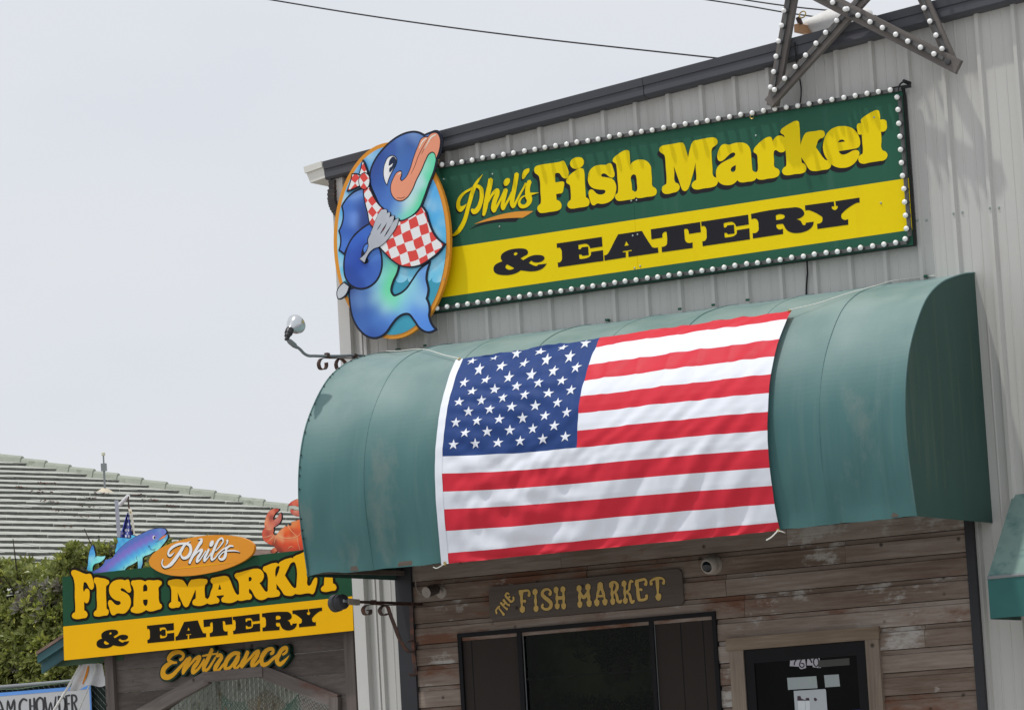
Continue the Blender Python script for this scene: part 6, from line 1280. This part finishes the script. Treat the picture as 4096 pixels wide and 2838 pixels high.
for s in ('-60 1180 20,-10 985 30,60 1180 34;-40 1110 16,40 1105 16', '95 1180 22,105 985 26,140 1100 34,185 975 30,192 1180 34', '355 985 26,310 965 26,268 1010 36,258 1080 38,275 1150 34,320 1180 26,360 1160 20', '395 968 34,402 1180 36;450 955 34,458 1180 36;398 1060 16,455 1052 16', '525 945 24,488 985 36,482 1060 38,500 1130 34,535 1170 24,570 1120 34,575 1040 36,558 965 30,525 945 24', '590 945 34,632 1160 34,668 1010 22,700 1160 34,735 935 24', '772 930 34,790 1180 36;780 935 20,840 950 26,860 1040 34,840 1130 30,795 1170 20', '870 925 34,885 1180 36;870 925 20,920 915 22;878 1030 18,915 1025 20;888 1170 20,935 1165 22', '945 912 34,958 1180 36;945 912 20,995 925 28,1008 970 32,980 1010 22,950 1015 16;975 1015 24,1005 1100 34,1035 1180 34'):
    solid('letter', orient(BN.strokes(s), True), bl, .0008, .0022, bk_, bn)
MB().tube([(fx0, FY-.02, fz+.012), ((fx0+bw)/2, FY-.03, fz-.03), (bw+.1, FY-.02, fz+.014)], .004, 5).build('tie_cord', mat('green_cord', RGB(80, 100, 84), .8), bn)
# fishing net draped in the gateway
random.seed(4)
ng, nb_ = MB(), MB()
def netq(u_, v_):
    """u across the opening, v down: three gathered swags"""
    a = Q.uv(900, 400)[0]+(Q.uv(2080, 400)[0]-Q.uv(900, 400)[0])*u_; sw_ = .10*abs(math.sin(math.pi*3*u_)); z = Q.uv(1250, 330)[1]-.05-sw_*(1-.4*v_)-v_*.75-.12*u_
    return GPL.p3(a+.03*math.sin(9*v_+5*u_), z, -.35+.05*math.sin(12*u_+3*v_))
nu_, nv_ = 52, 22
for i in range(nu_):
    for j in range(nv_):
        a, b_, c, d = netq(i/nu_, j/nv_), netq((i+1)/nu_, j/nv_), netq((i+1)/nu_, (j+1)/nv_), netq(i/nu_, (j+1)/nv_)
        tgt = ng if (math.sin(i*.27)+.3*math.sin(j*.6)) > .35 else nb_
        jt = lambda: Vector((random.uniform(-.006, .006), 0, random.uniform(-.006, .006)))
        tgt.tube([a, c+jt()], .0021, 3, False); tgt.tube([b_, d+jt()], .0021, 3, False)
net = thing('fishing_net', tuple(netq(.5, 1)), 'old green and brown fishing net draped across the gateway opening', 'net')
o = ng.build('green_netting', mat('net_green', RGB(70, 104, 90), .9)); o['kind'] = 'stuff'; o.parent = net; o.matrix_parent_inverse = MW[net.name].inverted()
o = nb_.build('brown_netting', mat('net_brown', RGB(120, 104, 80), .9)); o['kind'] = 'stuff'; o.parent = net; o.matrix_parent_inverse = MW[net.name].inverted()
for (u0, v0), (u1, v1) in (((.08, .1), (.55, .8)), ((.95, .2), (.35, .9)), ((.3, .05), (.18, .8))):
    P = [netq(u0+(u1-u0)*t, v0+(v1-v0)*t)+GPL.n*.03-Vector((0, 0, .10*math.sin(math.pi*t))) for t in np.linspace(0, 1, 9)]
    MB().tube(P, .006, 6).build('float_line', mat('net_rope', RGB(128, 116, 92), .9), net)
# peeling white board leaning inside the gateway
PB = Plane(GPL.p3(0, 0, -.55), tuple(GPL.u))
MPB = wood('peeling_paint_board', ((.2, (.08, .05, .035)), (.5, (.22, .16, .12)), (.8, (.35, .28, .22))), paint=(.62, .63, .62), pth=.40, axis='z')
pb = solid('peeling_board', rr(PB.hit(1195, 2740)[0], PB.hit(1345, 2740)[0], -GPL.O.z, PB.hit(1250, 2735)[1]), PB, -.02, 0, MPB, None, back=True); tag(pb, 'board with peeling white paint standing inside the gateway at right', 'board')
# small hanging flag on a bracket behind the fish
FPm = Plane((0, 1.1, 0)); FV = View(430, 1960, 7.253, FPm)
hf = thing('bracket_flag', tuple(FV.at3(300, 1500)), 'small furled blue starred flag on a white bracket behind the fish cut-out', 'flag')
def fq(x, y, o=0.0): return FV.at3(x, y, o)
zb_ = fq(300, 1500)
MB().add([fq(200, 285), fq(315, 285), fq(400, 1450), fq(285, 1450), fq(200, 285, -.03), fq(315, 285, -.03), fq(400, 1450, -.03), fq(285, 1450, -.03)], [(0, 3, 2, 1), (4, 5, 6, 7), (0, 1, 5, 4), (1, 2, 6, 5), (2, 3, 7, 6), (3, 0, 4, 7)]).build('post', mat('post_grey', RGB(150, 152, 162), .6, 0, .08, 6), hf)
pl_ = fq(345, 1450); MB().box(pl_.x-.02, pl_.x+.02, 1.1, 1.13, 0, pl_.z).build('post', M['galv'], hf)
MB().tube([fq(370, 410, .02), fq(600, 160, .09)], .0155, 12).build('arm', mat('white_arm', RGB(222, 222, 228), .5), hf)
MB().tube([fq(605, 170, .09), fq(600, 280, .09), fq(610, 370, .09), fq(612, 480, .09), fq(655, 560, .09), fq(665, 620, .09)], .006, 6).build('clip', M['iron'], hf)
FZ = .09; fpt = {}
def hang(u_, v_):
    """u from the fly fold at the left to the header at the right, v down"""
    lx = 600-225*min(1, v_*1.45)-10*math.sin(8*v_); rx = 600+170*v_; x = lx+(rx-lx)*u_; y = 600+900*v_
    return fq(x, y, FZ+.022*math.sin(u_*9+v_*3)+.012*math.sin(u_*21-v_*2))
vs = [hang(i/30, j/30) for i in range(31) for j in range(31)]; fs = [(i*31+j, i*31+j+1, (i+1)*31+j+1, (i+1)*31+j) for i in range(30) for j in range(30)]
cl_ = mesh('cloth', vs, fs, mat('flag_blue_small', RGB(84, 94, 174, .7), .6, 0, .12, 12), hf)
for p in cl_.data.polygons: p.use_smooth = True
wsm = mat('flag_white_small', RGB(214, 216, 224), .6)
for j in range(1, 9):
    for i in range(4):
        u_ = (i+.5+(.5 if j % 2 else 0))/4.3; v_ = .14+j*.095
        if u_ > .95 or (v_ < .3 and i != 2): continue
        c = hang(u_, v_); du = (hang(min(1, u_+.02), v_)-c).normalized(); dv_ = (hang(u_, min(1, v_+.02))-c).normalized(); nn_ = du.cross(dv_).normalized(); nn_ = nn_ if nn_.y < 0 else -nn_
        P = [c+nn_*.004]+[c+nn_*.003+(du*math.cos(a)+dv_*math.sin(a))*(.0175 if q % 2 == 0 else .0075) for q, a in enumerate(np.linspace(-math.pi/2, 1.5*math.pi, 11)[:10])]
        mesh('star', P, [(0, 1+q, 1+(q+1) % 10) for q in range(10)], wsm, cl_)
hd_ = [(fq(600, 530, .095), fq(690, 520, .095)), (fq(640, 700, .10), fq(730, 690, .10)), (fq(720, 1100, .10), fq(770, 1000, .10)), (fq(775, 1300, .10), fq(800, 1290, .10))]
mesh('header', [p for a in hd_ for p in a], [(2*i, 2*i+2, 2*i+3, 2*i+1) for i in range(3)], mat('header_cream', RGB(206, 202, 186), .7), hf)
MB().tube([fq(665+14*math.cos(a), 628+26*math.sin(a), .11) for a in np.linspace(0, 2*math.pi, 11)], .0028, 5, False).build('grommet', M['brass'], hf)
# white pennant with an orange figure, below the gate eave
WF = View(0, 2500, 3.291, Plane((0, 1.05, 0)))
wf = thing('white_pennant', tuple(WF.at3(1150, 1113)), 'limp white pennant with orange mark hanging under the gateway eave', 'flag')
def pen(u_, v_):
    tl_, tr_, bl2, br2 = (1045, 500), (1345, 500), (915, 850), (1395, 770); x = (tl_[0]*(1-u_)+tr_[0]*u_)*(1-v_)+(bl2[0]*(1-u_)+br2[0]*u_)*v_; y = (tl_[1]*(1-u_)+tr_[1]*u_)*(1-v_)+(bl2[1]*(1-u_)+br2[1]*u_)*v_
    return WF.at3(x, y+25*math.sin(u_*9)*v_, .03*math.sin(u_*11+v_*2)*(.4+v_))
vs = [pen(i/24, j/16) for i in range(25) for j in range(17)]; fs = [(i*17+j, i*17+j+1, (i+1)*17+j+1, (i+1)*17+j) for i in range(24) for j in range(16)]
wc = mesh('cloth', vs, fs, mat('pennant_white', RGB(214, 215, 218), .6, 0, .03, 8), wf)
for p in wc.data.polygons: p.use_smooth = True
og = mat('pennant_orange', RGB(226, 140, 30), .6)
mk = [(.40, .12), (.46, .10), (.47, .35), (.44, .62), (.36, .86), (.33, .78), (.37, .5)]
mesh('mark', [pen(a, b_)+Vector((0, -.006, 0)) for a, b_ in mk]+[pen(.41, .5)+Vector((0, -.007, 0))], [(7, i, (i+1) % 7) for i in range(7)], og, wc)
rp_ = mat('pale_cord', RGB(212, 212, 208), .7)
for a, b_, r_ in (((1060, 520), (690, 1150), .010), ((1270, 540), (1020, 1150), .006), ((1385, 760), (1450, 1060), .004), ((1395, 770), (1430, 1060), .003)):
    MB().tube([WF.at3(*a, .02), WF.at3((a[0]+b_[0])/2+6, (a[1]+b_[1])/2, .02), WF.at3(*b_, .02)], r_, 6).build('guy_cord', rp_, wf)
# made-up plants behind the glass, standing in for reflected street trees
for k, (x, z, n_, lab) in enumerate(((.62, 2.62, 46, 'made-up leafy plant standing in for a reflection high in the dark window'), (.45, 2.22, 30, 'made-up round plant standing in for a reflection low in the dark window'), (.80, 2.20, 22, 'small made-up plant standing in for a reflection low right in the dark window'))):
    pt = thing('reflection_plant', (x, .25, z-.2), lab, 'plant', 'plants standing in for window reflections'); b0 = ([], [], [])
    for _ in range(n_):
        c = vr[random.randrange(7)]; r_ = Matrix.Rotation(random.uniform(0, 6.28), 3, 'Z') @ Matrix.Rotation(random.uniform(-1.2, 1.2), 3, 'X'); p = Vector((x+random.gauss(0, .11), .22+random.gauss(0, .05), z+random.gauss(0, .055))); b = len(b0[0])
        b0[0].extend([r_ @ v*.9+p for v in c[0]]); b0[1].extend([tuple(i+b for i in f) for f in c[1]])
    o = mesh('foliage', b0[0], b0[1], mat('reflection_leaf', (.018, .022, .012), .6), pt); o['kind'] = 'stuff'
    MB().lathe((x, .24, z-.20), (0, 0, 1), [(0, .05), (.09, .07), (.1, .07)], 14).tube([(x, .24, z-.1), (x, .24, z)], .012, 6).build('pot', mat('dark_pot', (.02, .018, .015), .7), pt)
bpy.context.view_layer.update()
